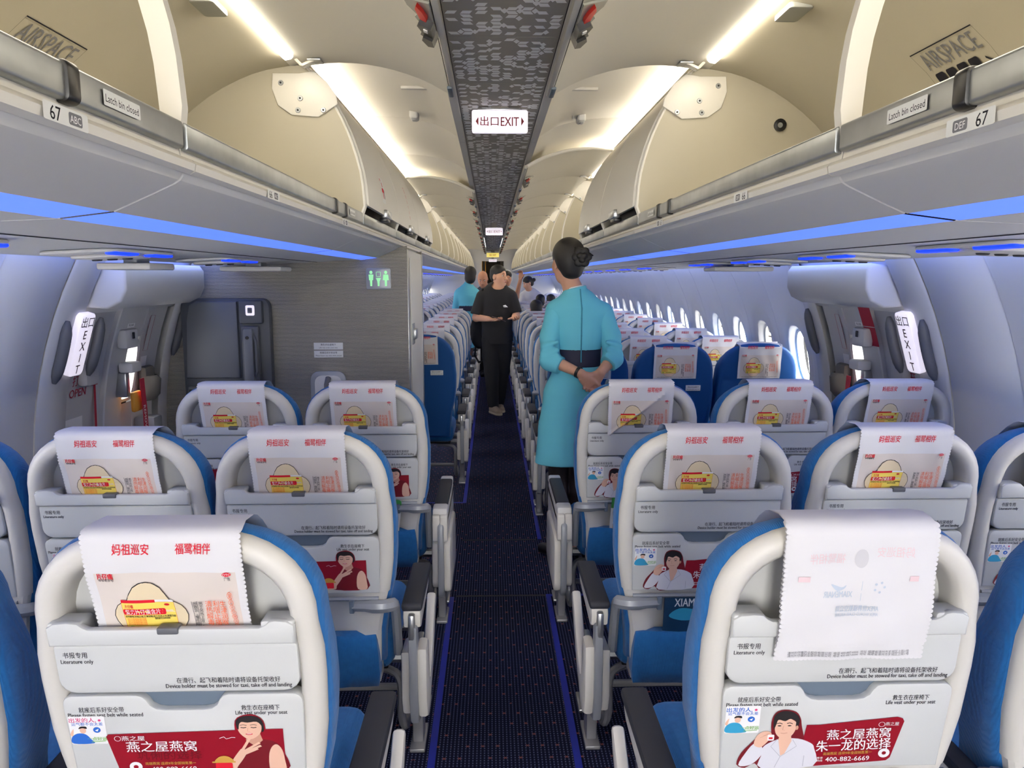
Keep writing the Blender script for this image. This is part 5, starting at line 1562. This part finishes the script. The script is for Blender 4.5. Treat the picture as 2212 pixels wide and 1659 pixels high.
            q[~flip] = q[~flip][:, ::-1]
            F.append(q[(q >= 0).all(1)])
        return verts, np.concatenate(F).tolist()
    def build(s, name, m, h, parent=None, loc=(0, 0, 0), mats=None, matfn=None):
        v, f = s.mesh(h)
        v = v - np.array(loc)
        me = bpy.data.meshes.new(name); me.from_pydata(v.tolist(), [], f); me.update()
        for x in (mats or [m]): me.materials.append(MATS[x])
        if matfn:
            me.polygons.foreach_set('material_index', [matfn(np.array(p.center) + np.array(loc)) for p in me.polygons])
        me.shade_smooth()
        o = bpy.data.objects.new(name, me); COL.objects.link(o)
        if parent is not None: o.parent = parent
        else: o.location = loc
        return o

def unit(v): v = np.array(v, float); return v / np.linalg.norm(v)
def rot(v, ax, a):
    v, ax = np.array(v, float), unit(ax); return v * math.cos(a) + np.cross(ax, v) * math.sin(a) + ax * (ax @ v) * (1 - math.cos(a))
def hand(S, w, d, palm, curl=.5, side=1, sc=1.0, spread=.06, thumb=.6):
    """w wrist, d towards the fingers, palm = direction the palm faces; side = +1 / -1 picks the thumb side"""
    w = np.array(w, float); d = unit(d); palm = unit(np.array(palm) - d * (np.array(palm) @ d)); sd = np.cross(d, palm) * side
    kn = w + d * .085 * sc
    S.cone(w, w + d * .03 * sc, .025 * sc, .027 * sc, .012, (palm, .72))
    for q in (-.026, -.009, .009, .026):
        S.cone(w + d * .03 * sc + sd * q * .7 * sc, kn + sd * q * sc, .0165 * sc, .0125 * sc, .010)
    for i, (q, L) in enumerate(((.027, .070), (.009, .079), (-.009, .074), (-.027, .058))):
        p = kn + sd * q * sc; dd = unit(d + sd * spread * (1.5 - i)); c = curl * (1 + .12 * i)
        for j, fr in enumerate((.45, .30, .25)):
            dd = rot(dd, np.cross(dd, palm), c * (.8, 1.0, .8)[j])
            e = p + dd * L * fr * sc
            r = (.0092, .0084, .0078, .0066)[j] * sc; r2 = (.0092, .0084, .0078, .0066)[j + 1] * sc
            S.cone(p, e, r, r2, .004); p = e
    p = w + d * .025 * sc + sd * .024 * sc
    dd = unit(d * .75 + sd * .75 + palm * thumb * .6)
    for j, (L, r, r2) in enumerate(((.042, .015, .011), (.030, .0105, .0095), (.024, .0095, .0075))):
        e = p + dd * L * sc; S.cone(p, e, r * sc, r2 * sc, .008 if j == 0 else .004); p = e; dd = unit(dd + d * .25 + palm * thumb * .25)

def head(S, c, f, sc=1.0, up=(0, 0, 1), ears=True):
    """adds a head to a body; c = middle of the head, f = where the face looks"""
    c = np.array(c, float); f = unit(f); u = unit(np.array(up) - f * (np.array(up) @ f)); s_ = np.cross(f, u)
    M = [s_, f, u]
    P = lambda a, b, z: c + s_ * a * sc + f * b * sc + u * z * sc
    S.ell(P(0, -.012, .030), np.array((.073, .090, .084)) * sc, .02, M)
    S.ell(P(0, .030, -.030), np.array((.060, .058, .078)) * sc, .03, M)
    S.ell(P(0, .052, -.082), np.array((.032, .030, .026)) * sc, .03, M)
    for q in (-1, 1):
        S.ell(P(q * .042, .040, -.020), np.array((.026, .030, .026)) * sc, .02, M)
        S.ell(P(q * .030, .088, .008), np.array((.019, .014, .012)) * sc, .012, M, neg=True)
        if ears:
            S.ell(P(q * .074, -.010, -.008), np.array((.010, .020, .031)) * sc, .006, M)
            S.ell(P(q * .083, -.004, -.006), np.array((.006, .011, .018)) * sc, .005, M, neg=True)
    S.cone(P(0, .082, .016), P(0, .105, -.026), .008 * sc, .0125 * sc, .010)
    for q in (-1, 1): S.ell(P(q * .012, .096, -.030), np.array((.009, .010, .008)) * sc, .006, M)
    S.ell(P(0, .080, -.055), np.array((.026, .014, .008)) * sc, .010, M); S.ell(P(0, .078, -.066), np.array((.021, .013, .008)) * sc, .008, M)
    return P, M
def face(root, P, M, loc, sc=1.0, lips='lips', brow='hair_black'):
    for q in (-1, 1):
        SDF().ell(P(q * .030, .0705, .008), np.array((.0115, .0115, .0080)) * sc, .002, M).build('eye', 'eye_white', .003 * sc, root, loc, ['eye_white', 'eye_dark'], lambda p: 1 if np.linalg.norm(p - P(q * .030, .0815, .008)) < .0066 * sc else 0)
        SDF().chain([P(q * .016, .090, .028), P(q * .030, .089, .033), P(q * .046, .076, .028)], [.0026 * sc, .0032 * sc, .0018 * sc], .003).build('eyebrow', brow, .0025 * sc, root, loc)
    SDF().chain([P(-.021, .083, -.060), P(0, .0945, -.0585), P(.021, .083, -.060)], [.003 * sc, .0062 * sc, .003 * sc], .004).build('lips', lips, .003 * sc, root, loc)

def person_tag(o, label): return tag(o, label, 'person')

# ---- attendant in the turquoise dress, back to the camera
B0 = np.array((.38, 3.95, 0.0))
Fh = unit((-.33, .93, -.12)); hc = (.360, 3.965, 1.630)
S = SDF()
Ph, Mh = head(S, hc, Fh, .97)
S.chain([(.407, 3.955, 1.43), (.392, 3.958, 1.49), (.368, 3.962, 1.56)], [.056, .048, .050], .02)
YS = ((0, 1, 0), .62)
S.chain([(.425, 3.955, 1.36), (.427, 3.955, 1.27), (.427, 3.95, 1.13), (.40, 3.945, .98), (.385, 3.945, .90)], [.118, .118, .092, .128, .138], .02, YS)
S.cone((.31, 3.955, 1.372), (.55, 3.955, 1.362), .040, .040, .04)
S.chain([(.300, 3.955, 1.365), (.272, 3.90, 1.12), (.423, 3.803, 1.057)], [.043, .036, .023], .02)
S.chain([(.560, 3.955, 1.355), (.600, 3.90, 1.12), (.525, 3.818, 1.060)], [.043, .036, .023], .02)
for a, k_, n_ in (((.325, 3.95, .88), (.325, 3.955, .50), (.31, 3.945, .10)), ((.455, 3.95, .88), (.432, 3.965, .50), (.43, 3.965, .10))):
    S.chain([a, k_, np.array(k_) * .72 + np.array(n_) * .28 + (0, -.012, 0), n_], [.080, .050, .050, .032], .02)
S.chain([(.31, 3.945, .10), (.31, 3.93, .05)], [.032, .030], .02); S.cone((.31, 3.94, .045), (.25, 4.03, .028), .030, .024, .02)
S.chain([(.43, 3.965, .10), (.43, 3.95, .05)], [.032, .030], .02); S.cone((.43, 3.96, .045), (.44, 4.07, .028), .030, .024, .02)
hand(S, (.423, 3.803, 1.057), (.62, .02, -.72), (.2, 1, .1), .55, 1, .95)
hand(S, (.525, 3.818, 1.060), (-.55, .05, -.83), (0, -1, .1), .62, 1, .92)
crew = S.build('person', 'skin', .0048, None, B0)
person_tag(crew, 'flight attendant in a turquoise dress seen from behind, hands clasped at her back')
face(crew, Ph, Mh, B0, .97)
H = SDF()                                               # hair drawn back, with a bun flower
H.ell(Ph(0, -.026, .040), np.array((.084, .096, .090)), .02, Mh)
H.ell(Ph(0, -.058, -.006), np.array((.076, .060, .080)), .03, Mh)
H.ell(Ph(0, -.060, -.066), np.array((.050, .036, .028)), .02, Mh)
for q in (-1, 1): H.ell(Ph(q * .086, .004, -.014), np.array((.016, .024, .032)), .008, Mh, neg=True)
H.ell(Ph(0, .120, -.02), np.array((.080, .076, .098)), .02, Mh, neg=True)
H.build('hair', 'hair_black', .0045, crew, B0)
H = SDF(); bc = Ph(.030, -.118, .012)
H.ell(bc, (.036, .030, .040), .01)
for i in range(6):
    a = i * 1.05; H.ell(bc + np.array((.030 * math.cos(a), -.020, .034 * math.sin(a))), (.024, .012, .021), .004)
for i in range(3):
    a = .5 + i * 2.1; H.ell(bc + np.array((.013 * math.cos(a), -.036, .014 * math.sin(a))), (.017, .010, .014), .003)
H.cone(bc + np.array((.03, -.01, .02)), bc + np.array((.058, -.012, .008)), .010, .004, .006); H.cone(bc + np.array((-.01, -.01, .03)), bc + np.array((-.035, -.008, .048)), .010, .005, .006)
H.build('hair_bow', 'hair_black', .0035, crew, B0)
FY = ((0, 1, 0), .70)
D_ = SDF()
D_.chain([(.418, 3.955, 1.385), (.426, 3.955, 1.34), (.428, 3.955, 1.25), (.428, 3.952, 1.17), (.427, 3.95, 1.11), (.410, 3.946, 1.02), (.392, 3.942, .92), (.376, 3.94, .74), (.362, 3.94, .50)], [.118, .133, .132, .112, .106, .128, .152, .163, .172], .012, FY)
D_.cone((.300, 3.955, 1.380), (.555, 3.955, 1.370), .052, .052, .04)
D_.chain([(.413, 3.955, 1.40), (.409, 3.955, 1.440)], [.088, .066], .02)
D_.chain([(.408, 3.955, 1.44), (.400, 3.957, 1.51)], [.0665, .0615], .006)
D_.cone((.345, 3.86, 1.33), (.352, 3.87, 1.19), .003, .003, .016, neg=True); D_.cone((.505, 3.86, 1.33), (.50, 3.87, 1.19), .003, .003, .016, neg=True)
D_.cone((.30, 3.83, .98), (.27, 3.85, .88), .003, .003, .012, neg=True)
for x in (.30, .36, .43): D_.cone((x, 3.82, .86), (x - .01, 3.80, .58), .003, .004, .022, neg=True)
D_.plane((.36, 3.95, .552), (0, 0, -1))
D_.plane((.398, 3.957, 1.496), unit((-.22, .05, .97)), (.30, .50, 3.85, 4.06, 1.46, 1.60))
D_.build('dress', 'dress_turquoise', .0048, crew, B0)
for pts, pl in (([(.302, 3.955, 1.368), (.272, 3.935, 1.24), (.268, 3.895, 1.115), (.345, 3.848, 1.083)], ((.322, 3.86, 1.09), (.82, -.45, -.35), (.29, .46, 3.70, 3.90, .98, 1.17))),
                ([(.556, 3.955, 1.360), (.594, 3.935, 1.24), (.602, 3.895, 1.125), (.560, 3.850, 1.090)], ((.577, 3.860, 1.097), (-.60, -.55, -.60), (.50, .60, 3.70, 3.90, .98, 1.16)))):
    D_ = SDF().chain(pts, [.056, .053, .051, .046], .02)
    m_ = pts[1][0]; o_ = -1 if m_ < .4 else 1
    for z in (1.205, 1.165, 1.13): D_.cone((m_ + .040 * o_, 3.875, z - .012), (m_ - .030 * o_, 3.850, z + .012), .014, .010, .022)
    D_.plane(pl[0], unit(pl[1]), pl[2]); D_.build('sleeve', 'dress_turquoise', .0045, crew, B0)
SDF().cone((.405, 3.957, 1.478), (.399, 3.957, 1.500), .0575, .0565, .004).plane((.398, 3.957, 1.503), unit((-.22, .05, .97))).build('collar_lining', 'dress_trim', .004, crew, B0)
SDF().chain([(.428, 3.955, 1.19), (.4275, 3.951, 1.13), (.426, 3.950, 1.10), (.418, 3.948, 1.06)], [.1225, .1155, .1155, .1265], .008, FY).plane((0, 0, 1.174), (0, 0, 1)).plane((0, 0, 1.080), (0, 0, -1)).build('sash', 'sash_navy', .0045, crew, B0)
SDF().chain([(.424, 3.893, 1.49), (.428, 3.876, 1.43), (.430, 3.858, 1.39), (.430, 3.858, 1.34), (.430, 3.858, 1.25), (.430, 3.866, 1.18), (.430, 3.868, 1.11)], [.0035] * 7, .002).build('zip', 'dress_seam', .002, crew, B0)
g_ = SDF()
for a, k_, n_ in (((.325, 3.95, .60), (.325, 3.955, .50), (.31, 3.945, .10)), ((.45, 3.955, .60), (.432, 3.965, .50), (.43, 3.965, .10))):
    g_.chain([a, k_, np.array(k_) * .72 + np.array(n_) * .28 + (0, -.012, 0), n_], [.060, .0525, .0525, .0345], .02)
g_.build('stockings', 'stocking', .005, crew, B0)
for a, t in (((.31, 3.93, .05), (.245, 4.035, .030)), ((.43, 3.95, .05), (.442, 4.075, .030))):
    SDF().cone(a, t, .036, .030, .02).cone((a[0], a[1] - .025, .05), (a[0], a[1] - .02, .012), .014, .010, .01).plane((0, 0, .002), (0, 0, -1)).plane((0, 0, .066), (0, 0, 1)).build('shoe', 'shoe_black', .005, crew, B0)
w_ = np.array((.410, 3.811, 1.063)); wd = unit((.148, -.097, -.063))
g = G(); M_ = Matrix.Translation(Vector(w_ - B0)) @ Vector(wd).to_track_quat('Z', 'Y').to_matrix().to_4x4()
ring = lambda r, z: [tuple(M_ @ Vector((r * math.cos(a), r * 1.0 * math.sin(a), z))) for a in [2 * math.pi * i / 24 for i in range(24)]]
g.loft([ring(.0285, -.008), ring(.0305, -.008), ring(.0305, .008), ring(.0285, .008)], 'black_plastic', cap=False)
g.build('wrist_band', crew)

# ---- passenger in black walking up the aisle towards the camera
B1 = np.array((0.02, 8.5, 0.0)); Fm = unit((.80, -.60, -.02)); hc = (.045, 8.49, 1.565)
S = SDF(); Pm, Mm = head(S, hc, Fm, 1.03)
S.chain([(.025, 8.50, 1.38), (.038, 8.495, 1.50)], [.068, .058], .03)
S.chain([(.02, 8.50, 1.32), (.02, 8.50, 1.15), (.02, 8.50, .95), (.02, 8.50, .86)], [.150, .145, .135, .135], .05, ((0, 1, 0), .68))
S.cone((-.12, 8.50, 1.345), (.16, 8.50, 1.345), .058, .058, .05)
S.chain([(-.145, 8.50, 1.335), (-.215, 8.47, 1.10), (-.075, 8.29, 1.095)], [.054, .044, .030], .02)
S.chain([(.185, 8.50, 1.335), (.240, 8.46, 1.12), (.215, 8.29, 1.125)], [.054, .044, .030], .02)
for hp, k_, n_, t in (((-.055, 8.50, .86), (-.045, 8.46, .48), (-.025, 8.44, .09), (.035, 8.30, .032)), ((.095, 8.50, .86), (.085, 8.53, .48), (.045, 8.60, .09), (.07, 8.48, .032))):
    S.chain([hp, k_, n_], [.088, .062, .042], .02); S.chain([n_, (n_[0], n_[1] + .01, .045)], [.042, .040], .02); S.cone((n_[0], n_[1], .045), t, .038, .030, .02)
hand(S, (-.075, 8.29, 1.095), (.90, -.35, -.18), (0.1, .1, 1), .38, -1, 1.05)
hand(S, (.215, 8.29, 1.125), (.15, -.85, -.30), (-.3, 0, .9), .45, 1, 1.05, .12)
man = S.build('person', 'skin', .006, None, B1)
person_tag(man, 'man in black T-shirt and trousers standing in the aisle, holding a phone, looking aside')
face(man, Pm, Mm, B1, 1.03)
H = SDF(); H.ell(Pm(0, -.016, .050), np.array((.079, .094, .080)) * 1.03, .02, Mm); H.ell(Pm(0, -.050, .0), np.array((.070, .058, .065)) * 1.03, .02, Mm)
H.ell(Pm(0, .112, -.022), np.array((.085, .072, .104)), .012, Mm, neg=True); H.ell(Pm(0, .02, -.075), np.array((.09, .08, .05)), .012, Mm, neg=True)
for q in (-1, 1): H.ell(Pm(q * .085, .0, -.016), np.array((.022, .026, .036)), .006, Mm, neg=True)
H.build('hair', 'hair_black', .005, man, B1)
D_ = SDF()
D_.chain([(.02, 8.50, 1.36), (.02, 8.50, 1.28), (.02, 8.50, 1.10), (.025, 8.50, .92), (.028, 8.50, .78)], [.155, .170, .172, .168, .172], .04, ((0, 1, 0), .74))
D_.cone((-.125, 8.50, 1.352), (.165, 8.50, 1.352), .068, .068, .05); D_.cone((.022, 8.50, 1.36), (.03, 8.498, 1.432), .088, .072, .02)
D_.chain([(-.145, 8.50, 1.335), (-.205, 8.475, 1.15)], [.072, .076], .02); D_.chain([(.185, 8.50, 1.335), (.232, 8.47, 1.17)], [.072, .072], .02)
for z in (1.05, .98, .90): D_.cone((-.15, 8.37, z), (.12, 8.36, z + .03), .004, .004, .014, neg=True)
D_.plane((0, 0, .805), (0, 0, -1)); D_.plane((-.213, 8.47, 1.135), unit((-.25, -.12, -1)), (-.40, -.158, 8.2, 8.7, .95, 1.20)); D_.plane((.237, 8.465, 1.155), unit((.2, -.14, -1)), (.196, .4, 8.2, 8.7, .95, 1.22)); D_.ell((.032, 8.462, 1.452), (.076, .085, .052), .006, None, True); D_.ell((.034, 8.495, 1.47), (.070, .075, .045), .006, None, True)
tee = D_.build('t_shirt', 'tee_black', .006, man, B1)
d = Decal(); d.poly([(-.026, .006), (.002, .014), (.030, -.012), (.018, -.014), (.006, -.012)], 'ink_white'); d.poly([(-.026, .003), (-.006, .006), (.002, -.008), (-.020, -.004)], 'ink_white'); d.line([(-.022, -.009), (.004, -.013)], .004, 'ink_white')
g = G(); g.decal(d, lambda u, v, o: (.115 + u - B1[0], 8.5 - .1255 + abs(u + .01) * .22 - o - B1[1], 1.235 + v), .003); g.build('chest_print', man)
D_ = SDF()
for hp, k_, n_ in (((-.050, 8.50, .84), (-.045, 8.46, .48), (-.025, 8.44, .10)), ((.092, 8.50, .84), (.085, 8.53, .48), (.045, 8.60, .10))):
    D_.chain([hp, np.array(hp) * .5 + np.array(k_) * .5 + (0, 0, 0), k_, n_], [.108, .098, .082, .064], .02)
D_.chain([(.02, 8.50, .93), (.02, 8.50, .84)], [.150, .150], .03, ((0, 1, 0), .72)); D_.plane((0, 0, .075), (0, 0, -1))
for z in (.16, .24, .52): D_.cone((-.12, 8.36, z), (.06, 8.36, z + .03), .004, .004, .016, neg=True)
D_.build('trousers', 'trouser_black', .006, man, B1)
for a, t in (((-.025, 8.45, .05), (.036, 8.295, .036)), ((.045, 8.61, .05), (.07, 8.475, .036))):
    sh = SDF().cone(a, t, .050, .040, .03).cone((a[0], a[1] + .02, .07), (a[0], a[1], .09), .040, .038, .02).plane((0, 0, .012), (0, 0, -1)).plane((0, 0, .105), (0, 0, 1)).build('shoe', 'shoe_taupe', .006, man, B1)
    SDF().cone((a[0], a[1], .02), (t[0], t[1], .02), .054, .046, .02).plane((0, 0, .001), (0, 0, -1)).plane((0, 0, .026), (0, 0, 1)).build('sole', 'sole_taupe', .006, sh, B1)
g = G(); g.box(-.036, .036, -.075, .075, -.004, .004, 'phone_dark', .003); ph = g.build('mobile_phone'); ph.location = (.040, 8.235, 1.098); ph.rotation_euler = (.3, .18, 1.15)
tag(ph, 'dark red mobile phone held by the man in black', 'phone')
D_ = SDF()
D_.ell((-.185, 8.61, .93), (.105, .090, .20), .03).ell((-.185, 8.55, .85), (.085, .06, .10), .03)
bp_ = np.array((-.185, 8.61, .73)); bpk = D_.build('backpack', 'vest_dark', .007, None, bp_); tag(bpk, 'black backpack hanging at the side of the man in black', 'backpack')
q = SDF().chain([(-.22, 8.56, .80), (-.235, 8.53, .66), (-.19, 8.52, .585), (-.12, 8.53, .60), (-.11, 8.57, .75)], [.011] * 5, .01); q.build('strap', 'vest_dark', .006, bpk, bp_)
q = SDF().chain([(-.16, 8.58, 1.10), (-.15, 8.50, 1.30), (-.14, 8.45, 1.42), (-.13, 8.55, 1.42), (-.17, 8.60, 1.20)], [.011] * 5, .01); q.build('shoulder_strap', 'vest_dark', .006, bpk, bp_)

# ---- the people further up the cabin
def simple(base, label, hc, f, sc, top, top_m, skin='skin', hair='hair_black', bald=False, arms=None, sit=False, h=.009, bun=False, legs_m='trouser_black', hood=None, pelvis=None):
    """a smaller figure: arms = list of (shoulder, elbow, wrist, hand dir, palm)"""
    base = np.array(base, float); hc = np.array(hc, float)
    S = SDF(); Pq, Mq = head(S, hc, f, sc)
    sh = np.array(top); pv = np.array(pelvis if pelvis else (base[0], base[1], .90 if not sit else .55))
    S.cone(sh + (0, 0, .0), hc + (0, 0, -.07), .065, .055, .03)
    fl = ((0, 1, 0), .70)
    S.chain([sh + (0, 0, -.09), sh * .5 + pv * .5, pv], [.150, .140, .140], .05, fl); S.cone(sh + (-.14, 0, -.05), sh + (.14, 0, -.05), .052, .052, .05)
    A = arms or []
    for a, e, w, dr, pm in A:
        S.chain([a, e, w], [.050, .042, .029], .02); hand(S, w, dr, pm, .5, 1, 1.1)
    feet = []
    for q in (-1, 1):
        hp = pv + (q * .085, 0, -.02)
        if sit: kn = hp + (0, .33, .02); an = kn + (0, .0, -kn[2] + .09)
        else: kn = np.array((hp[0], base[1] + .01, .48)); an = np.array((hp[0], base[1], .09))
        S.chain([hp, kn, an], [.085, .060, .042], .02); fy = .14 if sit or f[1] > 0 else -.14
        S.cone((an[0], an[1], .045), (an[0], an[1] + fy, .035), .040, .034, .03); feet.append((an, fy))
    o = S.build('person', skin, h, None, base); person_tag(o, label)
    face(o, Pq, Mq, base, sc) if not sit else None
    H = SDF()
    if bald: H = None
    else:
        H.ell(Pq(0, -.018, .046), np.array((.083, .097, .082)) * sc, .02, Mq); H.ell(Pq(0, -.055, -.01), np.array((.072, .060, .08)) * sc, .02, Mq)
        H.ell(Pq(0, .118, -.020), np.array((.082, .074, .098)) * sc, .012, Mq, neg=True)
        if bun: H.ell(Pq(0, -.135, .0), np.array((.036, .036, .036)), .02, Mq)
        H.build('hair', hair, h * .8, o, base)
    if hood:
        Q = SDF(); Q.ell(Pq(0, -.035, .0), np.array((.098, .10, .135)) * sc, .02, Mq); Q.ell(Pq(0, .09, -.01), np.array((.080, .09, .11)) * sc, .02, Mq, neg=True); Q.build('hood', hood, h * .8, o, base)
    T_ = SDF(); T_.chain([sh + (0, 0, -.06), sh * .6 + pv * .4, pv + (0, 0, .02)], [.163, .158, .160], .05, ((0, 1, 0), .76)); T_.cone(sh + (-.145, 0, -.045), sh + (.145, 0, -.045), .064, .064, .05); T_.cone(sh + (0, 0, -.03), sh + (0, 0, .02), .09, .078, .03)
    for a, e, w, dr, pm in A:
        a, e = np.array(a), np.array(e); T_.cone(a, a * .35 + e * .65, .066, .066, .02)
    T_.build('top', top_m, h, o, base)
    L_ = SDF()
    for q in (-1, 1):
        hp = pv + (q * .085, 0, -.02)
        if sit: kn = hp + (0, .33, .02); an = kn + (0, .0, -kn[2] + .10)
        else: kn = np.array((hp[0], base[1] + .01, .48)); an = np.array((hp[0], base[1], .10))
        L_.chain([hp, kn, an], [.100, .078, .060], .02)
    L_.build('trousers', legs_m, h * 1.1, o, base)
    for an, fy in feet: SDF().cone((an[0], an[1], .05), (an[0], an[1] + fy, .042), .050, .042, .02).plane((0, 0, .004), (0, 0, -1)).build('shoe', 'shoe_black', h, o, base)
    return o
# second attendant, seen from behind in the left seats
B2 = np.array((-.40, 11.09, 0)); 
S = SDF(); Pq, Mq = head(S, (-.335, 10.64, 1.585), (.15, .98, -.1), 1.0)
B2 = np.array((-.375, 10.66, 0.0))
S.cone((-.375, 10.64, 1.40), (-.345, 10.63, 1.52), .055, .05, .02)
S.chain([(-.385, 10.64, 1.32), (-.385, 10.64, 1.13), (-.37, 10.64, .90)], [.128, .105, .145], .05, ((0, 1, 0), .66)); S.cone((-.50, 10.64, 1.335), (-.27, 10.64, 1.335), .046, .046, .04)
S.chain([(-.515, 10.64, 1.325), (-.555, 10.66, 1.08), (-.50, 10.84, 1.0)], [.045, .038, .026], .02); hand(S, (-.50, 10.84, 1.0), (.3, .9, 0), (0, 0, -1), .4, 1, 1.0)
S.chain([(-.255, 10.64, 1.325), (-.215, 10.66, 1.08), (-.26, 10.84, 1.0)], [.045, .038, .026], .02); hand(S, (-.26, 10.84, 1.0), (-.3, .9, 0), (0, 0, -1), .4, -1, 1.0)
for q in (-1, 1):
    x = -.37 + q * .075; S.chain([(x, 10.64, .88), (x, 10.65, .48), (x, 10.64, .09)], [.08, .052, .034], .02); S.cone((x, 10.64, .045), (x, 10.77, .035), .035, .03, .02)
c2 = S.build('person', 'skin', .008, None, B2); person_tag(c2, 'second flight attendant in turquoise with short black hair, among the left seats ahead')
H = SDF(); H.ell(Pq(0, -.02, .035), (.086, .098, .094), .02, Mq); H.ell(Pq(0, -.045, -.05), (.078, .062, .075), .03, Mq); H.ell(Pq(0, .11, -.03), (.066, .062, .09), .01, Mq, neg=True); H.build('hair', 'hair_black', .007, c2, B2)
D_ = SDF(); D_.chain([(-.38, 10.64, 1.37), (-.385, 10.64, 1.30), (-.385, 10.64, 1.12), (-.37, 10.64, .90), (-.37, 10.64, .55)], [.11, .140, .118, .158, .175], .04, ((0, 1, 0), .74)); D_.cone((-.50, 10.64, 1.345), (-.27, 10.64, 1.345), .056, .056, .04); D_.cone((-.378, 10.64, 1.40), (-.368, 10.64, 1.455), .074, .062, .02)
for e in (-1, 1): D_.chain([(-.385 + e * .13, 10.64, 1.32), (-.385 + e * .17, 10.66, 1.08), (-.385 + e * .145, 10.76, 1.035)], [.058, .054, .046], .02)
D_.plane((0, 0, .56), (0, 0, -1)); D_.build('dress', 'dress_turquoise', .008, c2, B2)
SDF().chain([(-.385, 10.64, 1.165), (-.384, 10.64, 1.075)], [.130, .134], .02, ((0, 1, 0), .74)).plane((0, 0, 1.163), (0, 0, 1)).plane((0, 0, 1.077), (0, 0, -1)).build('sash', 'sash_navy', .008, c2, B2)
for q in (-1, 1): SDF().cone((-.37 + q * .075, 10.64, .05), (-.37 + q * .075, 10.78, .04), .042, .036, .02).plane((0, 0, .003), (0, 0, -1)).build('shoe', 'shoe_black', .008, c2, B2)

simple((-.10, 11.75, 0), 'bald man in a navy shirt looking down behind the man in black', (-.175, 11.62, 1.535), (-.05, -.86, -.5), 1.02, (-.11, 11.72, 1.36), 'shirt_navy', skin='skin_tan', bald=True,
       arms=[((-.26, 11.72, 1.30), (-.29, 11.66, 1.05), (-.20, 11.50, 1.0), (.6, -.7, 0), (0, 0, -1)), ((.04, 11.72, 1.30), (.07, 11.66, 1.05), (-.08, 11.50, 1.0), (-.6, -.7, 0), (0, 0, -1))])
simple((.12, 12.3, 0), 'person in a pale grey hooded top reaching one arm up to the right bins', (.215, 12.25, 1.545), (.1, -.95, -.2), .98, (.17, 12.28, 1.36), 'shirt_grey', skin='skin_tan', hood='shirt_grey',
       arms=[((.31, 12.26, 1.31), (.365, 12.10, 1.24), (.425, 12.02, 1.52), (.1, -.05, 1), (-.6, -.8, 0)), ((.03, 12.28, 1.31), (-.01, 12.22, 1.06), (.10, 12.05, 1.0), (.4, -.8, 0), (0, 0, -1))])
simple((.68, 13.75, 0), 'woman in a white top with a dark hair bun far up on the right', (.625, 13.62, 1.455), (-.85, -.3, -.45), .96, (.68, 13.70, 1.27), 'shirt_white', bun=True,
       arms=[((.54, 13.68, 1.21), (.50, 13.60, 1.0), (.46, 13.45, .95), (-.3, -.8, 0), (0, 0, -1)), ((.82, 13.70, 1.21), (.86, 13.64, 1.0), (.75, 13.48, .93), (-.4, -.8, 0), (0, 0, -1))])
def sitter(row, x, label, zt, hr='hair_black'):
    y = YR + .787 * row + .38
    s_ = zt - .115
    o = simple((x, y, 0), label, (x, y - .02, s_), (0, 1, -.1), .98, (x, y, s_ - .19), 'shirt_navy', hair=hr, sit=True, pelvis=(x, y + .03, .60),
           arms=[((x - .16, y, s_ - .24), (x - .19, y + .08, s_ - .48), (x - .08, y + .30, .68), (.3, .9, 0), (0, 0, -1)), ((x + .16, y, s_ - .24), (x + .19, y + .08, s_ - .48), (x + .08, y + .30, .68), (-.3, .9, 0), (0, 0, -1))])
    return o
sitter(6, .53, 'seated passenger whose black hair shows over the seats just right of the aisle, nearest one', 1.265)
sitter(10, .80 if False else .79, 'seated passenger whose dark brown head shows over the right seats farther up', 1.265)
sitter(11, 1.03, 'seated passenger whose head barely shows over the far right seats', 1.25)
# white plastic bag lying in a far right bin
Q = SDF(); yb = 12.4
Q.ell((.66, yb, 1.90), (.10, .10, .11), .05).ell((.62, yb - .04, 2.01), (.08, .07, .07), .05).ell((.70, yb + .03, 1.84), (.11, .12, .06), .05).ell((.60, yb - .06, 1.86), (.05, .05, .04), .03)
bg_ = Q.build('plastic_bag', 'bag_white', .01, None, (.66, yb, 1.79)); tag(bg_, 'crumpled white plastic bag in an open bin far up on the right', 'bag')
